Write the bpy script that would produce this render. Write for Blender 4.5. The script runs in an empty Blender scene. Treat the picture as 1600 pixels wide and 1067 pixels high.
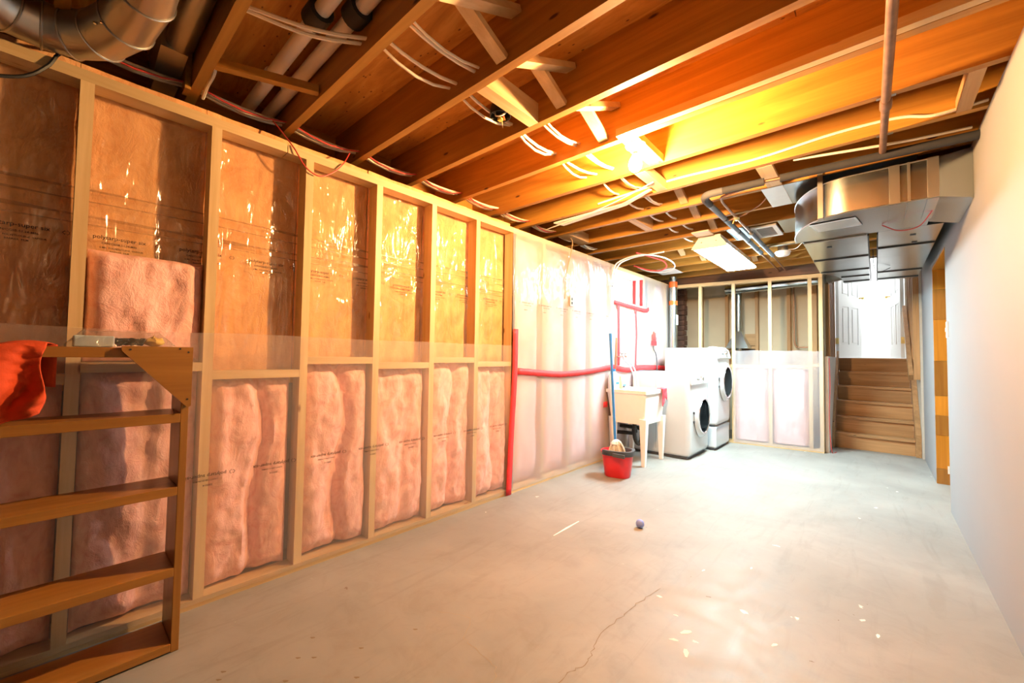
import bpy, math, random
from mathutils import Vector, Matrix, noise
random.seed(7)
sc = bpy.context.scene
col = sc.collection
# ------------------------------------------------------------------ camera
CAMP = Vector((2.2091, 0.0, 1.1079)); YAW, PITCH, ROLL = 0.72998, 0.035943, 0.014304
fw = Vector((-math.sin(YAW)*math.cos(PITCH), math.cos(YAW)*math.cos(PITCH), math.sin(PITCH)))
rt = Vector((math.cos(YAW), math.sin(YAW), 0)); up = rt.cross(fw)
c_, s_ = math.cos(ROLL), math.sin(ROLL)
rt, up = c_*rt+s_*up, -s_*rt+c_*up
cd = bpy.data.cameras.new('camera'); cd.sensor_width = 36; cd.lens = 635.9/1600*36; cd.clip_start = .02
cam = bpy.data.objects.new('camera', cd); col.objects.link(cam)
M = Matrix((rt, up, -fw)).transposed().to_4x4(); M.translation = CAMP
cam.matrix_world = M
sc.camera = cam
# ------------------------------------------------------------------ world, light, exposure
w = bpy.data.worlds.new('sky'); sc.world = w; w.use_nodes = True
w.node_tree.nodes['Background'].inputs[0].default_value = (.86, .93, 1, 1)
w.node_tree.nodes['Background'].inputs[1].default_value = 2.5
BULB = 2350.0; TUBE = 80.0; HALL = 44.0
BULBC = (1, .57, .23); TUBEC = (.74, .965, 1.0)
def lamp(name, loc, power, color, radius):
    l = bpy.data.lights.new(name, 'POINT'); l.energy = power; l.color = color; l.shadow_soft_size = radius
    o = bpy.data.objects.new(name, l); col.objects.link(o); o.location = loc
    return o
lamp('hall_unseen_light', (2.1, 8.7, 3.3), HALL, (.93, .98, 1), .12)  # unseen point light, added to brighten the upstairs hall
sc.view_settings.view_transform = 'Standard'; sc.view_settings.look = 'None'
sc.view_settings.gamma = 1; sc.view_settings.use_curve_mapping = False
sc.view_settings.exposure = 1.0
cy = sc.cycles
cy.max_bounces = 5; cy.diffuse_bounces = 4; cy.glossy_bounces = 2; cy.transmission_bounces = 2; cy.transparent_max_bounces = 8
cy.use_adaptive_sampling = True; cy.adaptive_threshold = .05
cy.caustics_reflective = False; cy.caustics_refractive = False; cy.sample_clamp_indirect = 8.0

# ------------------------------------------------------------------ helpers
class MB:
    def __init__(s, tf=None): s.v = []; s.f = []; s.tf = tf; s.sm = False
    def add(s, vs, fs):
        o = len(s.v); s.v += [tuple(v) for v in vs]; s.f += [tuple(i+o for i in f) for f in fs]; return s
    def box(s, x0, x1, y0, y1, z0, z1):
        return s.add([(x, y, z) for x in (x0, x1) for y in (y0, y1) for z in (z0, z1)],
            [(0,1,3,2),(4,6,7,5),(0,4,5,1),(2,3,7,6),(0,2,6,4),(1,5,7,3)])
    def beam(s, a, b, wd, ht, upv=(0,0,1)):          # box along a-b; wd across, ht along upv
        a, b = Vector(a), Vector(b); d = (b-a).normalized(); u = Vector(upv); r = d.cross(u)
        if r.length < 1e-4: u = Vector((1,0,0)); r = d.cross(u)
        r.normalize(); u = r.cross(d).normalized()
        vs = [p + r*(i*wd/2) + u*(j*ht/2) for p in (a, b) for i in (-1, 1) for j in (-1, 1)]
        return s.add(vs, [(0,1,3,2),(4,6,7,5),(0,4,5,1),(2,3,7,6),(0,2,6,4),(1,5,7,3)])
    def prism(s, poly, axis, a, b):                  # 2-D polygon extruded along an axis
        def P(p, t):
            return {'x': (t, p[0], p[1]), 'y': (p[0], t, p[1]), 'z': (p[0], p[1], t)}[axis]
        n = len(poly)
        return s.add([P(p, a) for p in poly]+[P(p, b) for p in poly],
            [tuple(range(n))[::-1], tuple(range(n, 2*n))]+[(i, (i+1) % n, n+(i+1) % n, n+i) for i in range(n)])
    def loft(s, rings, cap=True, close=True):
        o = len(s.v); n = len(rings[0])
        for r in rings: s.v += [tuple(p) for p in r]
        m = n if close else n-1
        for k in range(len(rings)-1):
            for i in range(m):
                j = (i+1) % n
                s.f.append((o+k*n+i, o+k*n+j, o+(k+1)*n+j, o+(k+1)*n+i))
        if cap:
            s.f.append(tuple(o+i for i in range(n))[::-1]); s.f.append(tuple(o+(len(rings)-1)*n+i for i in range(n)))
        s.sm = True
        return s
    def tube(s, pts, r, n=8, cap=True):
        pts = [Vector(p) for p in pts]; rings = []; ref = None
        for i, p in enumerate(pts):
            d = (pts[min(i+1, len(pts)-1)]-pts[max(i-1, 0)]).normalized()
            if ref is None:
                ref = Vector((0,0,1)) if abs(d.z) < .9 else Vector((1,0,0))
            a = d.cross(ref).normalized(); b = a.cross(d).normalized(); ref = b
            rr = r[i] if isinstance(r, (list, tuple)) else r
            rings.append([p + a*(rr*math.cos(2*math.pi*k/n)) + b*(rr*math.sin(2*math.pi*k/n)) for k in range(n)])
        return s.loft(rings, cap)
    def lathe(s, c, prof, n=20, axis='z', sx=1, sy=1):
        rings = []
        for r, h in prof:
            ring = []
            for k in range(n):
                a = 2*math.pi*k/n; u, v = r*math.cos(a)*sx, r*math.sin(a)*sy
                ring.append({'z': (c[0]+u, c[1]+v, c[2]+h), 'x': (c[0]+h, c[1]+u, c[2]+v), 'y': (c[0]+v, c[1]+h, c[2]+u)}[axis])
            rings.append(ring)
        return s.loft(rings)
    def grid(s, fn, nu, nv):
        o = len(s.v)
        for i in range(nu+1):
            for j in range(nv+1): s.v.append(tuple(fn(i/nu, j/nv)))
        for i in range(nu):
            for j in range(nv):
                a = o+i*(nv+1)+j; s.f.append((a, a+nv+1, a+nv+2, a+1))
        s.sm = True
        return s
    def build(s, name, mat, parent=None, smooth=None, solid=0, bevel=0):
        vs = [Vector(v) for v in s.v]
        if s.tf: vs = [Vector(s.tf(v)) for v in vs]
        lo = Vector([min(v[i] for v in vs) for i in range(3)]); hi = Vector([max(v[i] for v in vs) for i in range(3)])
        og = Vector(((lo.x+hi.x)/2, (lo.y+hi.y)/2, lo.z))
        me = bpy.data.meshes.new(name); me.from_pydata([v-og for v in vs], [], s.f); me.update()
        o = bpy.data.objects.new(name, me); col.objects.link(o)
        me.materials.append(mat)
        if smooth is None: smooth = s.sm
        if smooth:
            for p in me.polygons: p.use_smooth = True
            try: me.set_sharp_from_angle(angle=math.radians(50))
            except Exception: pass
        if solid:
            m = o.modifiers.new('solid', 'SOLIDIFY'); m.thickness = solid
        if bevel:
            m = o.modifiers.new('bevel', 'BEVEL'); m.width = bevel; m.segments = 2; m.limit_method = 'ANGLE'
        put(o, og, parent)
        return o
WL = {}
def put(o, world, parent=None):
    world = Vector(world); WL[o.name] = world
    if parent is not None:
        o.parent = parent; o.location = world-WL[parent.name]
    else: o.location = world
def tag(o, label=None, cat=None, group=None, kind=None):
    if label: o['label'] = label
    if cat: o['category'] = cat
    if group: o['group'] = group
    if kind: o['kind'] = kind
    return o
def thing(name, label, cat, loc, group=None):
    o = bpy.data.objects.new(name, None); col.objects.link(o); o.empty_display_size = .05
    put(o, loc); return tag(o, label, cat, group)
def struct(o): return tag(o, kind='structure')
def B(x0, x1, y0, y1, z0, z1): return MB().box(x0, x1, y0, y1, z0, z1)
def N(x, y, z): return noise.noise(Vector((x, y, z)))
def smoothpts(P, n=8):                              # Catmull-Rom through the points
    P = [Vector(p) for p in P]; Q = [2*P[0]-P[1]]+P+[2*P[-1]-P[-2]]; out = []
    for i in range(1, len(Q)-2):
        a, b, c, d = Q[i-1:i+3]
        for k in range(n):
            t = k/n
            out.append(.5*((2*b)+(c-a)*t+(2*a-5*b+4*c-d)*t*t+(3*b-a-3*c+d)*t**3))
    return out+[P[-1]]
ORD = ['first', 'second', 'third', 'fourth', 'fifth', 'sixth', 'seventh', 'eighth', 'ninth', 'tenth', 'eleventh', 'twelfth', 'thirteenth', 'fourteenth', 'fifteenth']

# ------------------------------------------------------------------ materials
def newmat(name):
    m = bpy.data.materials.new(name); m.use_nodes = True; nt = m.node_tree
    return m, nt, nt.nodes['Principled BSDF']
def nd(nt, t, **k):
    n = nt.nodes.new('ShaderNode'+t)
    for a, v in k.items(): setattr(n, a, v)
    return n
def L(nt, a, b): nt.links.new(a, b)
def ramp(nt, src, stops):
    r = nd(nt, 'ValToRGB'); e = r.color_ramp.elements
    while len(e) < len(stops): e.new(.5)
    for q, (p, c) in zip(e, stops):
        q.position = p; q.color = (*c, 1) if len(c) == 3 else c
    L(nt, src, r.inputs[0]); return r
def coords(nt, scale, rnd=True, kind='Object'):
    tc = nd(nt, 'TexCoord'); mp = nd(nt, 'Mapping'); mp.inputs['Scale'].default_value = scale
    L(nt, tc.outputs[kind], mp.inputs[0])
    if rnd:
        oi = nd(nt, 'ObjectInfo'); mu = nd(nt, 'Math', operation='MULTIPLY'); mu.inputs[1].default_value = 37.0
        L(nt, oi.outputs['Random'], mu.inputs[0])
        cx = nd(nt, 'CombineXYZ'); L(nt, mu.outputs[0], cx.inputs[0]); L(nt, mu.outputs[0], cx.inputs[1]); L(nt, mu.outputs[0], cx.inputs[2])
        L(nt, cx.outputs[0], mp.inputs['Location'])
    return mp.outputs[0]
def mixc(nt, fac, a, b, mode='MIX'):
    m = nd(nt, 'Mix', data_type='RGBA', blend_type=mode)
    for sock, v in ((m.inputs[0], fac), (m.inputs[6], a), (m.inputs[7], b)):
        if isinstance(v, (int, float)): sock.default_value = v
        elif isinstance(v, tuple): sock.default_value = (*v, 1)
        else: L(nt, v, sock)
    return m.outputs[2]
def noisen(nt, vec, scale, detail=3, rough=.55, dist=0):
    n = nd(nt, 'TexNoise'); n.inputs['Scale'].default_value = scale; n.inputs['Detail'].default_value = detail
    n.inputs['Roughness'].default_value = rough; n.inputs['Distortion'].default_value = dist
    L(nt, vec, n.inputs['Vector']); return n.outputs['Fac']
def bump(nt, h, bs, strength=.3, dist=.01):
    b = nd(nt, 'Bump'); b.inputs['Strength'].default_value = strength; b.inputs['Distance'].default_value = dist
    L(nt, h, b.inputs['Height']); L(nt, b.outputs[0], bs.inputs['Normal']); return b
def plain(name, c, rough=.5, metal=0, var=.08, scale=8, bmp=0):
    m, nt, bs = newmat(name)
    v = coords(nt, (1, 1, 1)); n = noisen(nt, v, scale)
    r = ramp(nt, n, [(.3, tuple(x*(1-var) for x in c)), (.7, tuple(min(1, x*(1+var)) for x in c))])
    L(nt, r.outputs[0], bs.inputs['Base Color']); bs.inputs['Roughness'].default_value = rough; bs.inputs['Metallic'].default_value = metal
    if bmp: bump(nt, noisen(nt, v, scale*6), bs, bmp, .004)
    return m
_w = {}
def wood(axis, kind):
    if (axis, kind) in _w: return _w[axis, kind]
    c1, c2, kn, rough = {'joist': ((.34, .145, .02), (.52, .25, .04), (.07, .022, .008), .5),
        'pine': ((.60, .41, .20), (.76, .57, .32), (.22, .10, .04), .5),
        'shelf': ((.31, .13, .022), (.46, .21, .04), (.10, .035, .01), .34),
        'stair': ((.34, .175, .07), (.54, .30, .13), (.06, .028, .015), .45),
        'old': ((.42, .235, .095), (.60, .37, .17), (.13, .06, .025), .55),
        'dark': ((.12, .055, .03), (.24, .12, .07), (.04, .02, .01), .6),
        'amber': ((.50, .19, .02), (.68, .29, .035), (.2, .07, .01), .3)}[kind]
    m, nt, bs = newmat('wood_%s_%s' % (kind, axis))
    def sc3(al, ac): return tuple(al if a == axis else ac for a in 'xyz')
    g = noisen(nt, coords(nt, sc3(1.3, 26)), 1.0, 4, .6, .6)
    r = ramp(nt, g, [(.3, c1), (.52, tuple((p+q)/2 for p, q in zip(c1, c2))), (.72, c2)])
    b2 = noisen(nt, coords(nt, sc3(.7, 3)), 1.0, 2)
    rr = ramp(nt, b2, [(.3, (.78, .76, .72)), (.7, (1.1, 1.1, 1.1))])
    c = mixc(nt, 1.0, r.outputs[0], rr.outputs[0], 'MULTIPLY')
    vo = nd(nt, 'TexVoronoi'); vo.inputs['Scale'].default_value = 1.0
    L(nt, coords(nt, sc3(3.0, 9)), vo.inputs['Vector'])
    kr = ramp(nt, vo.outputs['Distance'], [(.045, (1, 1, 1)), (.085, (0, 0, 0))])
    c = mixc(nt, kr.outputs[0], c, kn)
    oi = nd(nt, 'ObjectInfo'); hr = ramp(nt, oi.outputs['Random'], [(0, (.86, .85, .84)), (1, (1.06, 1.07, 1.08))])
    c = mixc(nt, 1.0, c, hr.outputs[0], 'MULTIPLY')
    L(nt, c, bs.inputs['Base Color']); bs.inputs['Roughness'].default_value = rough
    _w[axis, kind] = m; return m
def plywood():
    m, nt, bs = newmat('plywood')
    v = coords(nt, (2.2, 14, 6)); g = noisen(nt, v, 1.0, 5, .62, 1.2)
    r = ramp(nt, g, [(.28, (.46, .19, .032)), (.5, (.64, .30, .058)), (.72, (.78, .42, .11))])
    vo = nd(nt, 'TexVoronoi'); vo.inputs['Scale'].default_value = 1; L(nt, coords(nt, (14, 30, 10)), vo.inputs['Vector'])
    k = ramp(nt, vo.outputs['Distance'], [(.06, (1, 1, 1)), (.15, (0, 0, 0))])
    c = mixc(nt, k.outputs[0], r.outputs[0], (.13, .045, .012))
    L(nt, c, bs.inputs['Base Color']); bs.inputs['Roughness'].default_value = .6
    return m
def concrete():
    m, nt, bs = newmat('concrete')
    v = coords(nt, (1, 1, 1), False)
    n1 = noisen(nt, v, 1.1, 5, .6, .5); n2 = noisen(nt, v, 7, 6, .65, .8); n3 = noisen(nt, v, 60, 3)
    r1 = ramp(nt, n1, [(.3, (.225, .218, .203)), (.55, (.29, .28, .26)), (.75, (.34, .33, .31))])
    r2 = ramp(nt, n2, [(.3, (.86, .85, .83)), (.5, (1, 1, 1)), (.75, (1.07, 1.07, 1.07))])
    c = mixc(nt, 1.0, r1.outputs[0], r2.outputs[0], 'MULTIPLY')
    # trowel streaks
    st = noisen(nt, coords(nt, (9, 1.3, 1), False), 1.3, 5, .6, 1.5)
    rs = ramp(nt, st, [(.30, (.88, .87, .85)), (.46, (1, 1, 1))])
    c = mixc(nt, .8, c, rs.outputs[0], 'MULTIPLY')
    # paint flecks and dark specks
    vo = nd(nt, 'TexVoronoi'); vo.inputs['Scale'].default_value = 5.5; vo.inputs['Randomness'].default_value = 1
    wob = nd(nt, 'VectorMath', operation='ADD'); L(nt, v, wob.inputs[0])
    nn = nd(nt, 'TexNoise'); nn.inputs['Scale'].default_value = 30; L(nt, v, nn.inputs['Vector'])
    sub = nd(nt, 'VectorMath', operation='SCALE'); sub.inputs['Scale'].default_value = .06; L(nt, nn.outputs['Color'], sub.inputs[0]); L(nt, sub.outputs[0], wob.inputs[1])
    L(nt, wob.outputs[0], vo.inputs['Vector'])
    f = ramp(nt, vo.outputs['Distance'], [(.045, (1, 1, 1)), (.07, (0, 0, 0))])
    gate = ramp(nt, noisen(nt, v, 1.6, 2), [(.5, (0, 0, 0)), (.6, (1, 1, 1))])
    fm = mixc(nt, 1.0, f.outputs[0], gate.outputs[0], 'MULTIPLY')
    c = mixc(nt, fm, c, (.82, .81, .78))
    v2 = nd(nt, 'TexVoronoi'); v2.inputs['Scale'].default_value = 9; L(nt, wob.outputs[0], v2.inputs['Vector'])
    d = ramp(nt, v2.outputs['Distance'], [(.035, (1, 1, 1)), (.06, (0, 0, 0))])
    g2 = ramp(nt, noisen(nt, v, 2.1, 2), [(.56, (0, 0, 0)), (.64, (1, 1, 1))])
    c = mixc(nt, mixc(nt, 1.0, d.outputs[0], g2.outputs[0], 'MULTIPLY'), c, (.14, .09, .06))
    L(nt, c, bs.inputs['Base Color'])
    rr = ramp(nt, n2, [(.3, (.42,)*3), (.7, (.62,)*3)]); L(nt, rr.outputs[0], bs.inputs['Roughness'])
    bump(nt, n3, bs, .08, .004)
    return m
def fluff(name, c, c2, scale=14):
    m, nt, bs = newmat(name)
    v = coords(nt, (1, 1, .7)); n = noisen(nt, v, scale, 4, .66, 1.6)
    cr = nd(nt, 'TexCoord'); mp = nd(nt, 'Mapping'); mp.inputs['Rotation'].default_value = (.7, 0, 0); mp.inputs['Scale'].default_value = (1, 1.9, .6); L(nt, cr.outputs['Object'], mp.inputs[0]); n2 = noisen(nt, mp.outputs[0], scale*.55, 2, .6, 1.2)
    r = ramp(nt, n, [(.28, c2), (.5, c), (.74, tuple(min(1, x*1.16) for x in c))])
    r2 = ramp(nt, n2, [(.32, (.80, .75, .72)), (.5, (.94, .93, .92)), (.66, (1.04,)*3)])  # diagonal tone put into the colour, imitating light and shade of film folds
    L(nt, mixc(nt, 1.0, r.outputs[0], r2.outputs[0], 'MULTIPLY'), bs.inputs['Base Color'])
    bs.inputs['Roughness'].default_value = .95; bs.inputs['Specular IOR Level'].default_value = .1
    fib = noisen(nt, v, 45, 2, .7, 2)
    ad = nd(nt, 'Math', operation='MULTIPLY_ADD'); L(nt, fib, ad.inputs[0]); ad.inputs[1].default_value = .4; L(nt, n, ad.inputs[2])
    bump(nt, ad.outputs[0], bs, .3, .02)
    return m
def film(name, c, haze, rough=.12, gloss=.6, bs_=9, bstr=.5):
    m = bpy.data.materials.new(name); m.use_nodes = True; nt = m.node_tree; nt.nodes.clear()
    out = nd(nt, 'OutputMaterial'); tr = nd(nt, 'BsdfTransparent'); tr.inputs[0].default_value = (.985, .98, .975, 1)
    df = nd(nt, 'BsdfDiffuse'); df.inputs[0].default_value = (*c, 1); tl = nd(nt, 'BsdfTranslucent'); tl.inputs[0].default_value = (*c, 1)
    md = nd(nt, 'MixShader'); md.inputs[0].default_value = .45; L(nt, df.outputs[0], md.inputs[1]); L(nt, tl.outputs[0], md.inputs[2])
    v = coords(nt, (1, 1, .55)); n0 = noisen(nt, v, bs_, 2, .5, 1.4)
    cr = nd(nt, 'TexCoord'); mp = nd(nt, 'Mapping'); mp.inputs['Rotation'].default_value = (.62, 0, 0); mp.inputs['Scale'].default_value = (1, 2.6, .42); L(nt, cr.outputs['Object'], mp.inputs[0])
    n1 = noisen(nt, mp.outputs[0], bs_*.9, 2, .5, .8); an = nd(nt, 'Math', operation='MULTIPLY_ADD'); L(nt, n1, an.inputs[0]); an.inputs[1].default_value = 1.3; L(nt, n0, an.inputs[2]); n = an.outputs[0]; n2 = noisen(nt, v, bs_*.4, 1)
    hz = nd(nt, 'MapRange'); hz.inputs['From Min'].default_value = .3; hz.inputs['From Max'].default_value = .7
    hz.inputs['To Min'].default_value = haze*.8; hz.inputs['To Max'].default_value = haze*1.2; L(nt, n2, hz.inputs[0])
    mh = nd(nt, 'MixShader'); L(nt, hz.outputs[0], mh.inputs[0]); L(nt, tr.outputs[0], mh.inputs[1]); L(nt, md.outputs[0], mh.inputs[2])
    gl = nd(nt, 'BsdfGlossy'); gl.inputs['Roughness'].default_value = rough
    bp = nd(nt, 'Bump'); bp.inputs['Strength'].default_value = bstr; bp.inputs['Distance'].default_value = .02; L(nt, n, bp.inputs['Height'])
    L(nt, bp.outputs[0], gl.inputs['Normal'])
    lw = nd(nt, 'LayerWeight'); pw = nd(nt, 'Math', operation='POWER'); pw.inputs[1].default_value = 5; L(nt, lw.outputs['Facing'], pw.inputs[0])
    mu = nd(nt, 'Math', operation='MULTIPLY_ADD'); mu.inputs[1].default_value = .9*gloss; mu.inputs[2].default_value = .075*gloss; L(nt, pw.outputs[0], mu.inputs[0])
    mg = nd(nt, 'MixShader'); L(nt, mu.outputs[0], mg.inputs[0]); L(nt, mh.outputs[0], mg.inputs[1]); L(nt, gl.outputs[0], mg.inputs[2])
    L(nt, mg.outputs[0], out.inputs[0]); return m
def emit(name, c, s):
    m = bpy.data.materials.new(name); m.use_nodes = True; nt = m.node_tree; nt.nodes.clear()
    out = nd(nt, 'OutputMaterial'); e = nd(nt, 'Emission'); e.inputs[0].default_value = (*c, 1); e.inputs[1].default_value = s
    L(nt, e.outputs[0], out.inputs[0]); return m
def metal(name, c, rough=.32, sc_=5):
    m, nt, bs = newmat(name); v = coords(nt, (1, 1, 1)); n = noisen(nt, v, sc_, 4, .6, .5)
    r = ramp(nt, n, [(.3, tuple(x*.93 for x in c)), (.7, c)]); L(nt, r.outputs[0], bs.inputs['Base Color'])
    bs.inputs['Metallic'].default_value = 1
    rr = ramp(nt, n, [(.3, (rough*.93,)*3), (.7, (min(1, rough*1.1),)*3)]); L(nt, rr.outputs[0], bs.inputs['Roughness'])
    bump(nt, noisen(nt, v, sc_*1.2, 2), bs, .05 if sc_ < 10 else .3, .01)
    return m
def dull(m, v=.08):
    m.node_tree.nodes['Principled BSDF'].inputs['Specular IOR Level'].default_value = v; return m
PLY = plywood(); CONC = concrete()
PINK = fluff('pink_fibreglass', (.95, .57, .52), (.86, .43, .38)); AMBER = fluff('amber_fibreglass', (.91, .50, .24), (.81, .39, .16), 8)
FARPINK = fluff('pale_pink_fibreglass', (.84, .60, .60), (.74, .48, .47), 9)
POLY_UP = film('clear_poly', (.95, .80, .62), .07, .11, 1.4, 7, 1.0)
POLY_LO = film('hazy_poly', (.95, .89, .87), .20, .2, .45, 5, .35)
POLY_FAR = film('milky_poly', (.86, .83, .88), .42, .2, .6, 6, .9)
BAGM = film('bag_film', (.9, .88, .85), .10, .1, .9, 25, .8)
WHITE = plain('white_paint', (.80, .80, .79), .55, 0, .02, 2); DRY = plain('drywall_white', (.275, .28, .295), .7, 0, .02, 1.5)
TRIMW = plain('white_trim', (.86, .87, .87), .4, 0, .01); BEIGE = plain('beige_drywall', (.60, .51, .36), .8, 0, .07, 2)
GALV = metal('galvanised', (.50, .55, .57), .24, 4); GALVD = metal('dull_galvanised', (.50, .49, .47), .36, 6); DARKM = plain('dark_metal', (.05, .05, .05), .5, .6)
FOIL = metal('foil', (.75, .78, .8), .35, 14)
PVC = plain('white_pvc', (.80, .72, .66), .45, 0, .04, 6); GREYP = dull(plain('grey_pipe', (.045, .045, .052), .8, 0, .12, 10)); GREYL = plain('grey_sleeve', (.20, .24, .28), .55, 0, .06)
COPPER = metal('old_copper', (.42, .25, .16), .45, 12); IRON = plain('rusty_iron', (.19, .105, .07), .55, .35, .25, 14)
BLACK = plain('black_rubber', (.018, .018, .018), .55); CABLE = plain('cable_white', (.84, .76, .62), .5, 0, .04); CABLER = plain('cable_red', (.55, .05, .04), .45)
TAPE = plain('red_tape', (.74, .03, .035), .6, 0, .15, 18, .3); TAPEO = plain('orange_tape', (.90, .16, .03), .4, 0, .08, 14)
APPL = plain('white_enamel', (.60, .62, .64), .22, 0, .01); APPG = plain('appliance_grey', (.30, .33, .36), .35); GLASSD = plain('dark_glass', (.46, .53, .58), .15, 0)
CHROME = metal('chrome', (.8, .82, .84), .12, 3); TUB = plain('cream_plastic', (.88, .85, .80), .4, 0, .02)
RED = plain('red_plastic', (.72, .022, .03), .35, 0, .04); CHAR = plain('charcoal_plastic', (.07, .075, .085), .5); BLUE = plain('blue_plastic', (.03, .21, .60), .35)
MOP = plain('mop_cotton', (.74, .70, .66), .95, 0, .15, 40, .6); ORANGE = plain('orange_cloth', (.60, .066, .013), .85, 0, .12, 20, .3)
INK = plain('black_ink', (.035, .022, .018), .6); PAPER = plain('white_card', (.82, .80, .76), .7); LILAC = plain('lilac_rubber', (.24, .32, .78), .5)
BRASS = metal('brass', (.75, .56, .22), .3); STREAK = plain('grey_print', (.13, .075, .045), .7)
BRICKM = plain('brown_brick', (.17, .085, .06), .85, 0, .35, 12, .5); HOLDER = plain('porcelain', (.85, .83, .78), .3, 0, .01); YEL = plain('yellow_bits', (.70, .48, .10), .6, 0, .2, 30); PALEB = plain('pale_blue_box', (.45, .55, .64), .5)

W = 2.609; HJ = 2.285; S = .4064; JY0 = .3955; JT = .038; HS = 2.525
# ------------------------------------------------------------------ setting: floor, walls, ceiling
floor = struct(B(-.5, 3.4, -3.2, 8.0, -.12, 0).build('floor', CONC))
def flat_strip(pts, wd, z=.0008):
    m = MB(); 
    for i, (x, y) in enumerate(pts):
        a = Vector(pts[max(i-1, 0)]); b = Vector(pts[min(i+1, len(pts)-1)]); d = (b-a).normalized(); n_ = Vector((-d.y, d.x))*wd*(.35+.65*abs(math.sin(i*1.7)))/2
        m.v += [(x+n_.x, y+n_.y, z), (x-n_.x, y-n_.y, z)]
    m.f = [(2*i, 2*i+1, 2*i+3, 2*i+2) for i in range(len(pts)-1)]
    return m
def crackline(P):
    q = []
    for i, p in enumerate(smoothpts([(x, y, 0) for x, y in P], 6)): q.append((p.x+.012*N(i*.9, 1, 3), p.y+.012*N(i*.8, 5, 2)))
    return q
CRK = plain('crack_shadow', (.21, .16, .11), .9)  # dark brown tone for the main floor crack and small stains
flat_strip(crackline([(1.42, 1.98), (1.394, 1.81), (1.385, 1.684), (1.372, 1.5), (1.398, 1.383), (1.413, 1.308), (1.39, 1.234), (1.395, 1.1)]), .0035).build('crack', CRK, floor)
flat_strip(crackline([(.775, 1.135), (.917, 1.202), (.99, 1.109), (1.103, 1.092), (1.198, 1.07), (1.25, .95)]), .0026).build('crack', plain('faint_crack', (.33, .27, .2), .9), floor)
flat_strip([(.705, 2.093), (.70, 2.25), (.698, 2.391)], .016).build('paint_mark', PAPER, floor)
for (x, y, l, wd) in [(1.62, 1.74, .05, .022), (1.60, 1.66, .035, .015), (1.66, 1.62, .045, .02), (1.95, 1.55, .05, .014), (1.70, 2.5, .03, .012), (1.9, 1.9, .03, .014), (1.55, 1.82, .02, .01), (2.2, 2.25, .03, .013), (1.75, 2.9, .04, .012), (1.52, 2.3, .025, .01)]:
    a = random.uniform(0, 3); dx, dy = math.cos(a)*l/2, math.sin(a)*l/2
    flat_strip([(x-dx, y-dy), (x, y+.004), (x+dx, y+dy)], wd).build('paint_mark', PAPER, floor)
for (x, y) in [(.62, .62), (.66, .66), (.70, .55), (.55, .70), (.86, .72), (.74, .80), (.50, .42), (.53, .40), (.95, .6), (.8, 1.0)]:
    flat_strip([(x, y), (x+.008, y+.004), (x+.014, y+.012)], .009).build('stain', CRK, floor)

# ---- left wall: concrete foundation with a window hole, and the framing in front
WY0, WY1, WZ0, WZ1 = 4.15, 4.97, 1.75, 2.122
m = MB(); m.box(-.5, -.30, -3.2, WY0, 0, 2.25); m.box(-.5, -.30, WY1, 7.3, 0, 2.25); m.box(-.5, -.30, WY0, WY1, 0, WZ0-.02); m.box(-.5, -.30, WY0, WY1, WZ1+.04, 2.25)
wall_left = struct(m.build('wall_left', plain('foundation', (.35, .30, .25), .9)))
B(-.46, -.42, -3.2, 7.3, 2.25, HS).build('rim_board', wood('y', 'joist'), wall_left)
SY = lambda k: .023+S*k
def stud_mesh(y, x0=-.089, x1=0, z0=.038, z1=2.122): return B(x0, x1, y, y+.038, z0, z1)
for k in range(-5, 15):
    y = SY(k)
    if WY0-.03 < y < WY1+.02:
        if y+.038 < WY1: stud_mesh(y, z1=WZ0-.04).build('stud', wood('z', 'pine'), wall_left)
        continue
    stud_mesh(y).build('stud', wood('z', 'pine'), wall_left)
stud_mesh(WY0-.04).build('stud', wood('z', 'pine'), wall_left); stud_mesh(WY1+.002).build('stud', wood('z', 'pine'), wall_left)
stud_mesh(2.462, z0=.038).build('stud', wood('z', 'pine'), wall_left)
B(-.089, 0, WY0, WY1, WZ0-.04, WZ0-.002).build('window_sill_plate', wood('y', 'pine'), wall_left)
B(-.089, 0, -3.2, 2.44, 0, .038).build('bottom_plate', wood('y', 'pine'), wall_left); B(-.089, 0, 2.442, 5.92, 0, .038).build('bottom_plate', wood('y', 'pine'), wall_left)
B(-.089, 0, -3.2, .742, 2.122, 2.165).build('top_plate', wood('y', 'pine'), wall_left)
B(-.089, 0, .746, 5.92, 2.122, 2.165).build('top_plate', wood('y', 'pine'), wall_left)
RZ = {-5: 1.02, -4: 1.03, -3: 1.03, -2: 1.03, -1: 1.00, 0: 1.042, 1: 1.004, 2: 1.071, 3: 1.04, 4: 1.075, 5: 1.045}
for k, z in RZ.items():
    B(-.089, -.001, SY(k)+.0385, SY(k+1)-.0005 if k < 5 else 2.461, z-.019, z+.019).build('blocking', wood('y', 'pine'), wall_left)

# ---- right wall with door opening
DY0, DY1, DZ = 4.48, 5.43, 1.985
m = MB(); m.box(W, W+.115, -3.2, DY0, 0, HJ); m.box(W, W+.115, DY1, 6.62, 0, HJ); m.box(W, W+.115, DY0, DY1, DZ, HJ)
wall_right = struct(m.build('wall_right', DRY))
struct(B(W+.75, W+.85, 3.6, 6.3, 0, HJ).build('wall_beyond_door', BEIGE)); struct(B(W+.115, W+.75, 6.2, 6.3, 0, HJ).build('wall_beyond_door_end', BEIGE)); struct(B(W+.115, W+.75, 3.6, 3.7, 0, HJ).build('wall_beyond_door_near', BEIGE))
struct(B(W+.115, 3.4, -3.2, -3.1, 0, HS).build('wall_back_corner', DRY))
struct(B(3.3, 3.4, -3.1, 6.3, 0, HS).build('wall_outer_right', BEIGE))
struct(B(-.5, W+.115, -3.3, -3.2, 0, HS).build('wall_back', DRY))
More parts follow.
